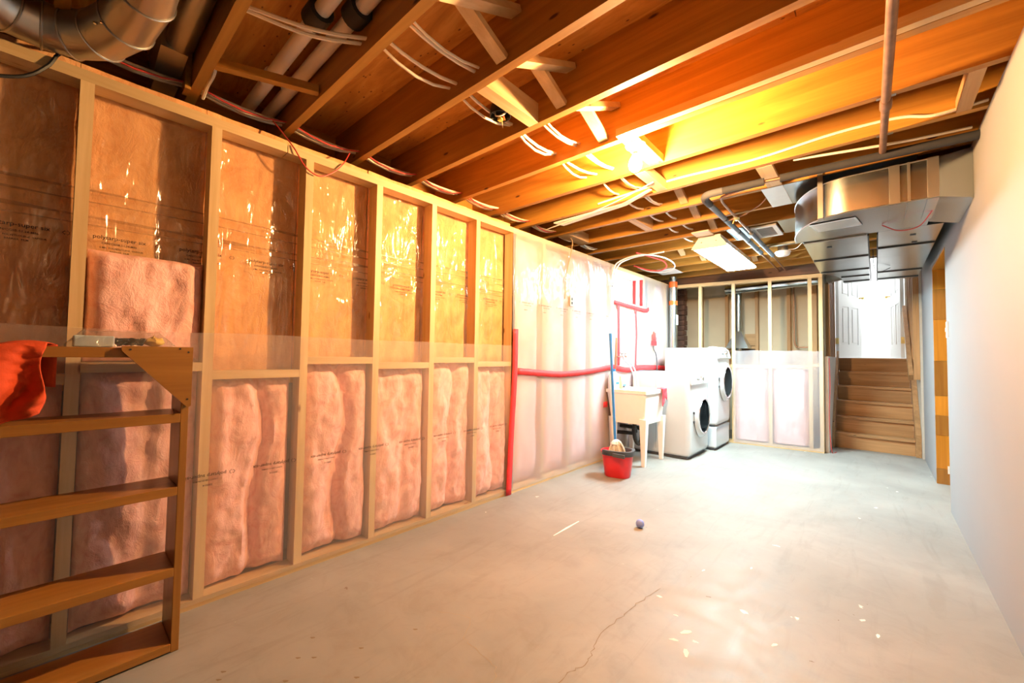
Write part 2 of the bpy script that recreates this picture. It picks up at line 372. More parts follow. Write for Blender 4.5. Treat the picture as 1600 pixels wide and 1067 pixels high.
d1 = struct(B(W-.002, W+.118, DY0+.001, DY1-.02, DZ-.018, DZ-.001).build('door_1', wood('y', 'amber')))
hs = [0, .14, .44, .62, .80, 1.12, 1.50, 1.78, DZ-.019]
for i in range(len(hs)-1):
    B(W-.001+.001*(i % 2), W+.118, DY1-.02+.0015*(i % 2), DY1-.001, hs[i]+.001, hs[i+1]-.001).build('jamb_board', wood('z', 'amber' if i % 2 else 'shelf'), d1)
B(W+.001, W+.118, DY0+.001, DY0+.018, 0, DZ-.02).build('jamb_board', wood('z', 'amber'), d1)
B(W+.07, W+.10, DY1-.024, DY1-.0195, .10, .17).build('strike_plate', PAPER, d1)
t = thing('light_switch', 'white light switch plate on the right wall beside the orange door jamb', 'switch', (W, 4.40, 1.30))
B(W-.008, W-.0005, 4.365, 4.435, 1.29, 1.41).build('cover_plate', TRIMW, t, bevel=.002); B(W-.014, W-.0085, 4.392, 4.408, 1.335, 1.365).build('toggle', TRIMW, t)

# ---- ceiling: plywood panels, joists, bridging
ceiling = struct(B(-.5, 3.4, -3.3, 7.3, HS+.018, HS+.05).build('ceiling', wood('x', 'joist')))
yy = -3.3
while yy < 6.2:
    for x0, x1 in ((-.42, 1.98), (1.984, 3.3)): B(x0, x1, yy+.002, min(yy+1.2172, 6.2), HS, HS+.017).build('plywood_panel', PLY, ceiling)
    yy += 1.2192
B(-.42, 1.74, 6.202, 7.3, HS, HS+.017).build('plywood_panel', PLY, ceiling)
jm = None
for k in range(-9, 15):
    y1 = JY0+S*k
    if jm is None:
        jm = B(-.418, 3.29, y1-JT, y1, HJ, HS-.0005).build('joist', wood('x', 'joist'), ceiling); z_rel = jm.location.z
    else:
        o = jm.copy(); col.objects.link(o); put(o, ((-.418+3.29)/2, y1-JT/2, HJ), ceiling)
B(-.3, 1.74, 6.125, 6.165, 2.172, HS-.001).build('end_beam', wood('x', 'dark'), ceiling)
jn = lambda k: JY0+S*k-JT       # near face of joist k
jf = lambda k: JY0+S*k          # far face
# cross bridging: one strut low on the near joist rising to the far joist, one the other way
def strut(k, x, flip, wd=.055, th=.026):
    a = (x, jf(k)+.003, HJ+.02 if not flip else HS-.05); b = (x, jn(k+1)-.003, HS-.05 if not flip else HJ+.03)
    MB().beam(a, b, wd, th).build('bridging_strut', wood('y', 'old' if k > 6 else 'pine'), ceiling)
for k, xa, xb in ((1, 1.16, 1.09), (2, 1.15, 1.10), (3, 1.17, 1.10), (6, 1.2, 1.12), (7, 1.18, 1.09), (8, 1.2, 1.11), (10, .62, .55), (11, .60, .66), (12, 1.2, 1.13)):
    strut(k, xa, False); strut(k, xb, True)
def block(k, x0, x1, z0=HJ, z1=HJ+.045, mat='pine'): return B(x0, x1, jf(k)+.001, jn(k+1)-.001, z0, z1).build('ceiling_block', wood('y', mat), ceiling)
block(2, .895, .955, HJ, HJ+.10); block(4, 1.185, 1.275, HJ+.004, HJ+.045, 'old')
block(7, -.10, .02, HJ, HJ+.09, 'old'); block(7, .63, .70, HJ, HJ+.10, 'old'); block(5, 1.07, 1.14, HJ-.001, HJ+.06)
block(6, 1.67, 1.755, HJ-.001, HJ+.02)
MB().beam((.155, jf(0)+.002, 2.318), (.31, jn(1)-.002, 2.318), .035, .035).build('bridging_strut', wood('y', 'joist'), ceiling)
MB().beam((2.53, jf(5)+.002, HJ+.03), (2.53, jn(6)-.002, HJ+.03), .05, .06).build('ceiling_block', wood('y', 'old'), ceiling)
B(1.19, 2.60, 1.945, 1.979, HJ, HJ+.04).build('nailing_strip', wood('x', 'pine'), ceiling)
B(-.12, -.05, .335, .356, HJ-.012, HS-.05).build('ceiling_block', wood('x', 'joist'), ceiling)
MB().prism([(.12, 2.86), (.15, 2.97), (.80, 2.87), (1.06, 2.72), (1.05, 2.70), (.78, 2.83)], 'z', HJ-.012, HJ-.002).build('trim_offcut', plain('white_strip', (.84, .78, .66), .5), ceiling)

# ---- far framed wall (turned a little)
FA = Vector((0, 5.93)); FB = Vector((1.735, 6.15)); FD = (FB-FA).normalized(); FN = Vector((-FD.y, FD.x))
def FT(v): return (FA.x+FD.x*v[0]+FN.x*v[1], FA.y+FD.y*v[0]+FN.y*v[1], v[2])
def FBx(x0, x1, y0, y1, z0, z1): m = MB(FT); m.box(x0, x1, y0, y1, z0, z1); return m
FL = (FB-FA).length
wall_far = struct(FBx(.02, FL, 0, .089, 0, .038).build('wall_far', wood('x', 'pine')))
FBx(.02, FL, 0, .089, 2.122, 2.165).build('top_plate', wood('x', 'pine'), wall_far)
for x in (.02, .365, .775, 1.19, 1.605, FL-.038): FBx(x, x+.038, 0, .089, .0385, 2.1215).build('stud', wood('z', 'pine'), wall_far)
for x0, x1, z in ((.404, .774, 1.02), (.814, 1.189, 1.02), (1.229, 1.604, 1.03), (1.644, FL-.039, 1.05)): FBx(x0, x1, 0.001, .088, z-.019, z+.019).build('blocking', wood('x', 'pine'), wall_far)
# ---- space behind the far frame
wall_store = struct(B(-.3, 1.74, 7.14, 7.26, 0, HS-.001).build('wall_storage_back', BEIGE))
for x in (.045, .43, .845, 1.25): B(x, x+.042, 7.05, 7.139, 0, HS-.002).build('stud', wood('z', 'old'), wall_store)
B(.10, .70, 7.06, 7.139, 1.20, 1.24).build('ledger', wood('x', 'old'), wall_store); B(.472, .844, 7.07, 7.139, 1.27, 1.31).build('ledger', wood('x', 'old'), wall_store)
B(.70, .844, 7.085, 7.138, 1.32, 1.50).build('gusset_board', wood('x', 'old'), wall_store)
B(1.52, 1.60, 7.04, 7.139, 0, HS-.002).build('stud', wood('z', 'old'), wall_store)
chim = thing('brick_column', 'narrow dark brown brick column in the corner behind the far frame', 'column', (-.22, 6.9, 0))
for r in range(30):
    B(-.298+.012*(r % 2), -.13-.012*(r % 3 == 0), 6.84+.008*(r % 2), 6.99, r*.083, r*.083+.074).build('brick', BRICKM, chim)
# ---- partition and stairwell
part = struct(B(1.74, 1.775, 6.24, 7.72, 0, 1.16).build('wall_stair_left', plain('grey_board', (.62, .60, .57), .8)))
for y in (6.45, 6.62, 6.80, 7.0, 7.3): B(1.72, 1.782, y, y+.045, 1.161, HS).build('stud', wood('z', 'stair'), part)
B(1.70, 1.739, 6.24, 7.72, 0, HS).build('sheathing', BEIGE, part)
m = MB(); m.box(W-.02, W+.12, 6.621, 9.7, 0, 3.6)
wsr = struct(m.build('wall_stair_right', plain('stair_board', (.50, .45, .38), .8)))
for i, y in enumerate((6.66, 6.95, 7.25, 7.5, 7.72)): B(W-.075, W-.021, y, y+.04, 1.0 if i else .9, 2.45).build('stud', wood('z', 'stair'), wsr)
struct(B(1.6, 2.73, 6.2, 6.6, HS+.05, 3.6).build('wall_stair_header', WHITE))
B(1.741, W-.022, 6.13, 6.18, HJ, HS).build('header_joist', wood('x', 'stair'), wsr)
struct(B(1.55, 1.72, 6.6, 9.7, HS+.05, 3.6).build('wall_stair_upper', WHITE)); struct(B(1.60, 1.7, 7.72, 9.7, 1.15, HS+.05).build('wall_hall_left', WHITE))
struct(B(1.55, 2.75, 9.7, 9.8, 1.0, 3.6).build('wall_hall_end', WHITE)); struct(B(1.55, 2.75, 6.2, 9.8, 3.6, 3.7).build('ceiling_hall', WHITE))
struct(B(W-.03, W-.0205, 7.95, 9.7, 1.15, 3.6).build('wall_hall_right', WHITE))
RH, RUN, SY0 = .192, .19, 6.74
struct(B(1.6, W-.031, SY0+5*RUN+.03, 9.7, 1.05, 6*RH).build('floor_hall', plain('hall_floor', (.75, .73, .70), .5)))
st = thing('staircase', 'worn wooden stairs climbing to the bright hall under the ducts', 'stairs', (2.17, 7.2, 0))
for i in range(6):
    y = SY0+i*RUN
    B(1.802, 2.538, y, y+.02, i*RH+(.001 if not i else 0), (i+1)*RH-.03).build('riser', wood('x', 'stair'), st)
    B(1.802, 2.538, y-.028, (y+RUN+.02) if i < 5 else y+.03, (i+1)*RH-.03, (i+1)*RH).build('tread', wood('x', 'stair'), st)
for x0, x1 in ((1.776, 1.801), (2.539, 2.587)):
    MB().prism([(SY0-.06, 0.001), (SY0+.02, 0.001), (SY0+5.2*RUN, 1.0), (SY0+5.2*RUN, 1.25), (SY0+4.7*RUN, 1.25), (SY0-.06, .26)], 'x', x0, x1).build('stringer', wood('y', 'stair'), st)
t = thing('handrail', 'brown plank handrail rising along the right side of the stairs', 'handrail', (2.50, 7.4, .9))
MB().beam((2.515, 6.78, .92), (2.502, 7.70, 1.84), .04, .09).build('rail', wood('y', 'stair'), t)
for y, z in ((7.0, 1.12), (7.6, 1.66)): MB().tube([(2.51, y, z-.02), (2.535, y, z-.05), (W-.022, y, z-.05)], .008, 6).build('bracket', BRASS, t)
# hall doorway and doors
dr2 = struct(MB().box(1.70, 1.745, 7.74, 7.86, 6*RH, 3.2).box(2.515, W-.031, 7.74, 7.86, 6*RH, 3.2).box(1.745, 2.515, 7.74, 7.86, 3.18, 3.25).build('door_2', TRIMW))
def hall_door(name, label, hx, hy, ex, ey, knob_side):
    d = Vector((ex-hx, ey-hy)); ln = .76; d.normalize(); n_ = Vector((-d.y, d.x))
    tf = lambda v: (hx+d.x*v[0]+n_.x*v[1], hy+d.y*v[0]+n_.y*v[1], v[2]+6*RH+.01)
    t = thing(name, label, 'door', (hx, hy, 6*RH+.01))
    m = MB(tf); m.box(0, ln, -.012, .012, 0, 2.0); m.build('door_core', TRIMW, t)
    for s in (-1, 1):
        a, b = (.0122, .020) if s > 0 else (-.020, -.0122)
        m = MB(tf)
        for x0, x1 in ((0, .11), (.33, .43), (.65, ln)): m.box(x0, x1, a, b, 0, 2.0)
        for z0, z1 in ((0, .20), (.78, .95), (1.55, 1.66), (1.88, 2.0)):
            for x0, x1 in ((.11, .33), (.43, .65)): m.box(x0, x1, a, b, z0, z1)
        m.build('door_frame', TRIMW, t)
        for x0, x1 in ((.11, .33), (.43, .65)):
            for z0, z1 in ((.20, .78), (.95, 1.55), (1.66, 1.88)):
                m = MB(tf); m.box(x0+.03, x1-.03, a, b-.002*s if s > 0 else b, z0+.03, z1-.03); m.build('door_panel', TRIMW, t, bevel=.003)
        m = MB(tf); m.tube([(ln-.06, .02*s, .95), (ln-.06, .05*s, .95), (ln-.06, .055*s, .95), (ln-.06, .08*s, .95)], [.010, .010, .026, .022], 10); m.build('knob', BRASS, t)
    for z in (.2, 1.7):
        m = MB(tf); m.box(-.012, -.001, -.02, .02, z, z+.09); m.build('hinge', BRASS, t)
hall_door('panel_door', 'white six panel door standing open at the left of the upper hall', 1.775, 7.88, 2.02, 8.60, 1)
hall_door('panel_door', 'white six panel door swung back against the right side of the upper hall', 2.49, 7.88, 2.40, 8.60, -1)

# ------------------------------------------------------------------ window
wn = struct(MB().box(-.30, -.001, WY0, WY0+.012, WZ0, WZ1).box(-.30, -.001, WY1-.012, WY1, WZ0, WZ1).box(-.30, -.001, WY0+.012, WY1-.012, WZ0, WZ0+.012).box(-.30, -.001, WY0+.012, WY1-.012, WZ1-.012, WZ1).build('window_1', TRIMW))
fx = -.17
for a in ((WY0+.012, WY0+.05, WZ0+.012, WZ1-.012), (WY1-.05, WY1-.012, WZ0+.012, WZ1-.012), (WY0+.05, WY1-.05, WZ0+.012, WZ0+.045), (WY0+.05, WY1-.05, WZ1-.075, WZ1-.012)):
    B(fx-.03, fx+.01, *a).build('window_frame', TRIMW, wn)
B(fx-.02, fx+.005, 4.545, 4.575, WZ0+.045, WZ1-.075).build('window_mullion', TRIMW, wn)
GL = film('window_glass', (.9, .95, 1), .25, .05, .6, 2, .02)
for y0, y1 in ((WY0+.05, 4.545), (4.575, WY1-.05)): B(fx-.012, fx-.007, y0, y1, WZ0+.045, WZ1-.075).build('pane', GL, wn)

# ------------------------------------------------------------------ insulation
def batt(name, y0, y1, z0, z1, xb, xf, mat, seed, flat=False, nu=26, nv=80, amp=.03, gap=0, label='', group=None):
    def fr(u, v):
        y = y0+(y1-y0)*u; z = z0+(z1-z0)*v
        e = min(1, min(u, 1-u)*7)**.5; ez = min(1, min(v, 1-v)*16)**.5
        if flat: e = ez = 1
        n_ = .6*N(y*6+seed, z*2.2, seed)+.4*N(y*14, z*6+seed, 2.3+seed)+.24*N(y*24+seed, z*15, 9)+.08*N(y*50, z*32+seed, 4)
        fold = max(0, 1-abs(u-.55-.18*N(z*2.1, seed, 0))*9)
        x = xb+(xf-xb)*(.35+.65*e*ez)+amp*(n_-.35)*e-gap*fold*.055
        return (min(x, xf), y, z)
    m = MB(); m.grid(fr, nu, nv); return tag(m.build(name, mat), label, 'insulation', group)
def bayname(k):
    return 'left of the first stud' if k < 0 else 'between the %s and %s studs from left' % (ORD[k], ORD[k+1])
for k in range(-3, 6):
    y0, y1 = SY(k)+.042, (SY(k+1) if k < 5 else 2.462)-.004
    wd = {1: .34, 2: .365, 4: .36}.get(k, .36); off = {2: .0}.get(k, 0)
    where = bayname(k) if k >= -1 else '%s bay left of the first stud' % ORD[-k-1]
    batt('insulation_batt', y0, min(y1, y0+wd), .042, RZ[k]-.021, -.105, -.012, PINK, k*3.1+11, gap=.9 if k in (1, 2, 4, 5) else .3, amp=.045, label='pink batt in the low bay '+where, group='pink batts in the low bays')
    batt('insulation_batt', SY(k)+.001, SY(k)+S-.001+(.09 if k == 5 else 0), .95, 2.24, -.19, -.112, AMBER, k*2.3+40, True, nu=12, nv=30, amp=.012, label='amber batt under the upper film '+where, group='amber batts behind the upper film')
for k in range(6, 14):
    y0, y1 = SY(k)+.042, SY(k+1)-.004
    if k == 6: y0 = 2.504
    top = WZ0-.045 if (y1 > WY0-.04 and y0 < WY1) else 2.118
    if y1 > 5.9: y1 = 5.9
    batt('insulation_batt', y0, y1, .042, top, -.105, -.012, FARPINK, k*1.7, nu=8, nv=40, amp=.02, label='pale pink insulation batt behind the taped milky sheet, %s bay from the red tape' % ORD[k-6], group='pale batts behind the taped sheet')
# slab of batt standing on the blocking
batt('insulation_slab', .066, .427, 1.064, 1.50, -.088, -.006, PINK, 77.7, nu=34, nv=40, amp=.026, label='torn pink insulation slab standing between the first two studs above the shelf')
slab = bpy.data.objects['insulation_slab']; 
# batts in the far frame
for i, (x0, x1) in enumerate(((.815, 1.188), (1.23, 1.603))):
    m = MB(FT)
    def fr(u, v, x0=x0, x1=x1, i=i):
        e = min(1, min(u, 1-u)*8)**.5
        return (x0+(x1-x0)*u, .085-.06*e-.015*N(u*4+i*9, v*9, 3), .06+.935*v)
    m.grid(fr, 8, 20)
    tag(m.build('insulation_batt', FARPINK), 'pale pink insulation batt in the far frame, %s of the two beside the dryer' % ('left' if i == 0 else 'right'), 'insulation', 'pale batts in the far frame')

# ------------------------------------------------------------------ polyethylene sheets
def fold(y, z, a, f): return a*(N(y*f, z*f*.35+y*1.3, 1.7)+.5*N(y*f*2.3+z*2, z*f*.6, 6.1))
def upx(y, z):
    c = 1-((y-.023) % S)/S*2
    puck = .010*math.sin(8*(z*1.4+y*2.6)+3*N(y*3, z*2, 4))*max(0, N(y*2.1, z*1.7, 8)+.35)
    rid = .0055*math.sin(19*(z*.75+y*1.0)+5*N(y*1.6, z*1.3, 3))*max(0, .35+N(y*1.5, z*1.2, 5)*1.4)+.003*math.sin(34*(y*1.1-z*.5)+6*N(y*2, z*2, 9))*max(0, N(y*2.2, z*1.9, 15)+.2)
    return -.100+fold(y, z, .006, 6)+puck*.7+rid
m = MB(); m.grid(lambda u, v: (max(-.1115, min(upx(-2+4.52*u, .98+1.20*v), -.0905)), -2+4.52*u, .98+1.20*v), 320, 80)
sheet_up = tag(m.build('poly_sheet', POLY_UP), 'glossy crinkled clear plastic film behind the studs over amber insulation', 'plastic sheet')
def lox(y, z): return .006+max(-.002, fold(y, z, .005, 4))+.004*max(0, z-1.1)*10*(.5+.5*N(y*7, 0, 2))
m = MB(); m.grid(lambda u, v: (lox(-2+4.46*u, .02+(1.172+.012*N(u*9, 0, 0))*v), -2+4.46*u, .02+(1.172+.012*N(u*9, 0, 0))*v), 200, 50)
sheet_lo = tag(m.build('poly_sheet', POLY_LO), 'hazy clear plastic sheet over the lower studs and pink batts, printed upside down', 'plastic sheet')
def farx(y, z):
    r = .006+max(-.002, fold(y, z, .007, 3.2))
    for cy, cz in ((3.28, 1.72), (2.9, 1.35), (3.7, 1.75)):
        dy, dz = y-cy, z-cz; d = math.hypot(dy, dz); r += .006*math.cos(math.atan2(dz, dy)*9)*math.exp(-d*4)*min(1, d*12)
    return r
m = MB(); Y0, Y1 = 2.462, 5.915
ys = [Y0+(WY0-Y0)*i/70 for i in range(71)]+[WY0+(WY1-WY0)*i/16 for i in range(1, 17)]+[WY1+(Y1-WY1)*i/18 for i in range(1, 19)]
zs = [.02+(WZ0-.02)*i/40 for i in range(41)]+[WZ0+(2.158-WZ0)*i/10 for i in range(1, 11)]
for y in ys:
    for z in zs: m.v.append((max(.003, farx(y, z)), y, z))
nz = len(zs)
for i in range(len(ys)-1):
    for j in range(nz-1):
        if ys[i] >= WY0-1e-6 and ys[i+1] <= WY1+1e-6 and zs[j] >= WZ0-1e-6: continue
        a = i*nz+j; m.f.append((a, a+nz, a+nz+1, a+1))
m.sm = True
sheet_far = tag(m.build('poly_sheet', POLY_FAR), 'milky plastic vapour sheet with red taped seams around the small window', 'plastic sheet')
m = MB(FT); m.grid(lambda u, v: (.79+.955*u, -.004-.006*abs(N(u*7, v*5, 3)), .015+(1.21+.01*N(u*6, 0, 4))*v), 30, 24)
sheet_end = tag(m.build('poly_sheet', film('end_poly', (.80, .78, .86), .42, .25, .5, 6, .5)), 'milky plastic sheet over the lower half of the far frame beside the dryer', 'plastic sheet')
# printing on the sheets
def text_mesh(body, size):
    cu = bpy.data.curves.new('lettering', 'FONT'); cu.body = body; cu.size = size; cu.resolution_u = 2; cu.offset = size*.012
    o = bpy.data.objects.new('lettering_tmp', cu); col.objects.link(o)
    dg = bpy.context.evaluated_depsgraph_get(); me = bpy.data.meshes.new_from_object(o.evaluated_get(dg))
    bpy.data.objects.remove(o); return me
def stamp_mesh(lines, flip):
    V, F = [], []
    for body, size, x, z in lines:
        me = text_mesh(body, size); o = len(V)
        V += [(v.co.x+x, v.co.y+z) for v in me.vertices]; F += [tuple(i+o for i in p.vertices) for p in me.polygons]
    return V, F
def arrow_logo(cx, cz, s):                         # outlined arrow-leaf mark
    P = [(-1, 0), (-.35, .75), (-.35, .4), (.1, .4), (.35, .9), (.6, .4), (1, .4), (.75, 0), (1, -.4), (.6, -.4), (.35, -.9), (.1, -.4), (-.35, -.4), (-.35, -.75)]
    n = len(P); V = [(cx+p[0]*s, cz+p[1]*s) for p in P]+[(cx+p[0]*s*.78, cz+p[1]*s*.78) for p in P]
    return V, [(i, (i+1) % n, n+(i+1) % n, n+i) for i in range(n)]
def make_stamp(name, lines, logos, flip):
    V, F = stamp_mesh(lines, flip)
    for lg in logos:
        v, f = arrow_logo(*lg); o = len(V); V += v; F += [tuple(i+o for i in q) for q in f]
    s = -1 if flip else 1
    me = bpy.data.meshes.new(name); me.from_pydata([(0, s*a, s*b) for a, b in V], [], F); me.update(); me.materials.append(INK); return me
up_me = make_stamp('printed_lettering', [('polytarp-super six', .0215, 0, 0), ('CAN/CGSB-51.34-M86', .011, .025, -.020), ('6 MIL  POLYETHYLENE  VAPOUR', .009, .02, -.037), ('BARRIER  FILM', .009, .05, -.050)], [(.198, .004, .011)], False)
lo_me = make_stamp('printed_lettering', [('polytarp super-six', .0215, 0, 0), ('CAN/CGSB-51.34-M86', .0095, .03, .024), ('200014', .012, .05, .044)], [(-.022, .006, .012)], True)
fa_me = make_stamp('printed_lettering', [('polytarp super six', .021, 0, 0), ('CAN/CGSB-51.34-M86', .010, .03, -.02), ('200014', .014, .03, -.06)], [(-.022, .006, .012)], False)
def stamps(me, sheet, ys, z, x):
    for i, y in enumerate(ys):
        o = bpy.data.objects.new('printed_lettering', me); col.objects.link(o); put(o, (x, y, z(y)), sheet); o['kind'] = 'stuff'
stamps(up_me, sheet_up, [.078-.268*2, .078-.268, .078]+[.078+.268*i for i in range(1, 9)], lambda y: 1.552+.008*N(y, 0, 0), -.0885)
# leading marks before the inverted print are above the baseline after the turn
stamps(lo_me, sheet_lo, [.53-.262*2, .53-.262, .53]+[.53+.262*i for i in range(1, 8)], lambda y: .575+.004*N(y*3, 0, 0), .0185)
stamps(fa_me, sheet_far, [2.56+.262*i for i in range(6)], lambda y: 1.553, .021)
# dark see-through strips painted in for crease shade along the upper film
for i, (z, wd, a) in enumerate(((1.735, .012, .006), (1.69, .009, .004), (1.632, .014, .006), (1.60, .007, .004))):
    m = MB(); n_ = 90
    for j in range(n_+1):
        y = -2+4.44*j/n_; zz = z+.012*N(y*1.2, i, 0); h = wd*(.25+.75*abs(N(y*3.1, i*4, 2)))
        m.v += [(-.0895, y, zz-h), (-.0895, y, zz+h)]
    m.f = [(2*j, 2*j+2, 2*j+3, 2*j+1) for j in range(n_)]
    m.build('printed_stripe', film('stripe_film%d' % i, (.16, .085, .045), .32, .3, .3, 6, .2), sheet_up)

# ------------------------------------------------------------------ red tape
def tape(label, pts, wd, x=.018, nrm='x', mat=TAPE, th=.0012):
    P = smoothpts(pts, 8); m = MB()
    for i, p in enumerate(P):
        d = (P[min(i+1, len(P)-1)]-P[max(i-1, 0)]).normalized(); n_ = Vector((1, 0, 0)) if nrm == 'x' else Vector((0, -1, 0)); s_2 = d.cross(n_).normalized()
        w2 = wd/2*(1+.12*N(i*.7, 3, 1)); q = n_*(.0009*N(i*.9, 0, 5))
        m.v += [tuple(p+s_2*w2+q), tuple(p-s_2*w2-q)]
    m.f = [(2*i, 2*i+2, 2*i+3, 2*i+1) for i in range(len(P)-1)]; m.sm = True
    return tag(m.build('tape_strip', mat, solid=th), label, 'tape', 'red sheathing tape on the plastic')
TX = .021
tape('wide red tape strip running from mid wall down to the floor', [(TX, 2.49, 1.33), (TX, 2.485, .95), (TX, 2.455, .5), (TX, 2.43, .004)], .062)
tape('long red tape strip running level from the floor strip to the mop handle', [(TX, 2.52, .985), (TX, 2.8, .965), (TX, 3.15, .945), (TX, 3.6, .96), (TX, 4.12, 1.005)], .055)
tape('red tape strip running level behind the washer to the far corner', [(TX, 4.14, 1.0), (TX, 4.5, .965), (TX, 4.8, .99), (TX, 5.3, .985), (TX, 5.8, .965)], .062)
tape('upright red tape strip below the left side of the window', [(TX, 4.265, 1.71), (TX, 4.275, 1.4), (TX, 4.275, 1.02)], .055)
tape('upright red tape strip below the middle of the window', [(TX, 4.71, 1.70), (TX, 4.735, 1.4), (TX, 4.72, 1.15), (TX, 4.715, .93)], .045)
tape('red tape strip along the window sill', [(TX, 4.16, 1.735), (TX, 4.5, 1.725), (TX, 4.8, 1.715), (TX, 5.02, 1.715), (TX, 5.10, 1.745)], .045)
tape('red tape strip on the outer edge of the right window jamb', [(-.02, WY1-.014, 2.105), (-.02, WY1-.014, 1.77)], .045, nrm='y')
tape('red tape strip deep inside the right window jamb', [(-.115, WY1-.014, 2.105), (-.115, WY1-.014, 1.77)], .045, nrm='y')
tape('short red tape patch on the sheet left of the sink', [(TX, 3.93, .60), (TX, 4.02, .60)], .06)
t = thing('tape_patch', 'red tape patch with upright finger like strips above the washer', 'tape', (TX, 5.27, 1.28))
B(TX-.0005, TX+.001, 5.18, 5.36, 1.275, 1.335).build('band', TAPE, t)
for i, (y, h, l) in enumerate(((5.225, 1.42, -.02), (5.262, 1.46, -.005), (5.295, 1.45, .015))):
    MB().beam((TX+.0005, y, 1.336), (TX+.0005, y+l, h), .028, .001, (1, 0, 0)).build('finger_strip', TAPE, t)
MB().beam((TX+.0005, 5.325, 1.336), (TX+.0005, 5.35, 1.395), .022, .001, (1, 0, 0)).build('finger_strip', TAPE, t)

# ------------------------------------------------------------------ lamps
t = thing('ceiling_lamp', 'bare glowing bulb in a white porcelain holder between the joists', 'lamp', (1.228, 2.10, 2.15))
MB().lathe((1.228, 2.10, 2.289), [(.0, -.036), (.026, -.036), (.032, -.022), (.05, -.012), (.056, -.002), (.056, 0), (0, 0)], 24).build('lamp_holder', HOLDER, t)
MB().lathe((1.228, 2.10, 2.252), [(0, 0), (.014, 0), (.014, -.016), (0, -.016)], 14).build('bulb_cap', CHROME, t)
MB().lathe((1.228, 2.10, 2.236), [(0, 0), (.014, -.001), (.022, -.018), (.032, -.038), (.036, -.058), (.031, -.08), (.018, -.094), (0, -.098)], 16).build('bulb', emit('bulb_glow', BULBC, BULB), t)
t = thing('fluorescent_light', 'long lit fluorescent ceiling light above the laundry corner', 'ceiling light', (1.04, 4.72, 2.165))
LX0, LX1, LY0, LY1 = .875, 1.195, 4.10, 5.36
B(LX0+.06, LX1-.06, LY0+.01, LY1-.01, 2.262, HJ-.0005).build('base_pan', TRIMW, t)
def prof(g): return [(LX0+g, 2.172+g*.4), (LX0+.02+g, 2.165+g*.4), (LX1-.02-g, 2.165+g*.4), (LX1-g, 2.172+g*.4), (LX1-.01-g, 2.19), (LX1-.06, 2.261), (LX0+.06, 2.261), (LX0+.01+g, 2.19)]
TUBEM = emit('tube_glow', TUBEC, TUBE)
MB().prism([(LX0+.006, 2.178), (LX0+.02, 2.166), (LX1-.02, 2.166), (LX1-.006, 2.178), (LX1-.012, 2.186), (LX0+.012, 2.186)], 'y', LY0+.021, LY1-.021).build('diffuser', TUBEM, t)
MB().prism([(LX0+.008, 2.187), (LX1-.008, 2.187), (LX1-.06, 2.261), (LX0+.06, 2.261)], 'y', LY0+.021, LY1-.021).build('housing', TRIMW, t)
for y0, y1 in ((LY0, LY0+.02), (LY1-.02, LY1)): MB().prism(prof(0), 'y', y0, y1).build('end_cap', TRIMW, t)
for x in (.97, 1.10): MB().lathe((x, LY0-.0005, 2.225), [(0, -.002), (.005, -.002), (.005, 0), (0, 0)], 8, 'y').build('screw', CHROME, t)

# ------------------------------------------------------------------ ducts on the right
ZB, ZT = 2.01, 2.226
t = thing('trunk_duct', 'large galvanised duct elbow sweeping from the right wall to the trunk lines', 'duct', (2.1, 3.5, ZB))
arc = [(2.10-.335*math.sin(a), 3.16+.60*(1-math.cos(a))) for a in [math.pi/2*i/12 for i in range(13)]]
outline = [(2.47, 3.16)]+arc+[(1.80, 3.79), (2.20, 3.79), (2.47, 3.79)]
m = MB(); m.prism(outline, 'z', ZB, ZT); m.build('elbow_body', GALV, t, smooth=True)
m = MB(); m.loft([[(2.471, 3.16, ZB), (2.471, 3.70, ZB), (2.471, 3.70, ZT), (2.471, 3.16, ZT)], [(W-.001, 3.215, 1.985), (W-.001, 3.75, 1.985), (W-.001, 3.75, 2.26), (W-.001, 3.215, 2.26)]]); m.build('wall_collar', GALV, t, smooth=False)
for x, wd in ((2.30, .045), (2.36, .012), (2.455, .045)):
    B(x-wd/2, x+wd/2, 3.152, 3.160, ZB-.004, ZT+.003).build('seam_cleat', GALVD, t); B(x-wd/2, x+wd/2, 3.16, 3.60, ZB-.006, ZB-.0005).build('seam_cleat', GALV, t)
B(1.945, 1.972, 3.185, 3.195, ZB-.005, HJ+.06).build('hanger_strap', GALVD, t); B(1.945, 1.972, 3.17, 3.24, ZB-.008, ZB-.002).build('hanger_strap', GALVD, t)
pts = [(x, y, ZB-.001) for x, y in outline[:14]]; MB().tube(pts, .004, 6).build('bottom_seam', GALVD, t)
pts = [(x, y, ZT) for x, y in outline[:14]]; MB().tube(pts, .004, 6).build('top_seam', GALVD, t)
m = MB(); m.grid(lambda u, v: (1.885+.24*u+.03*v, 3.31+.22*v-.02*u, ZB-.004-.003*abs(N(u*9, v*9, 4))), 14, 10); m.build('foil_patch', FOIL, t, solid=.001)
tl_ = thing('trunk_duct', 'left galvanised trunk duct narrowing toward the stairs', 'duct', (2.0, 4.9, ZB))
m = MB(); m.prism([(1.80, 3.795), (2.175, 3.795), (2.168, 6.10), (1.945, 6.10), (1.935, 5.62), (1.79, 5.25)], 'z', ZB, ZT); m.build('duct_body', GALV, tl_, smooth=False)
tr_ = thing('trunk_duct', 'right galvanised trunk duct running along the right wall above the doorway', 'duct', (2.38, 4.9, ZB))
m = MB(); m.prism([(2.232, 3.795), (W-.06, 3.795), (W-.06, 6.10), (2.232, 6.10)], 'z', ZB, ZT); m.build('duct_body', GALV, tr_, smooth=False)
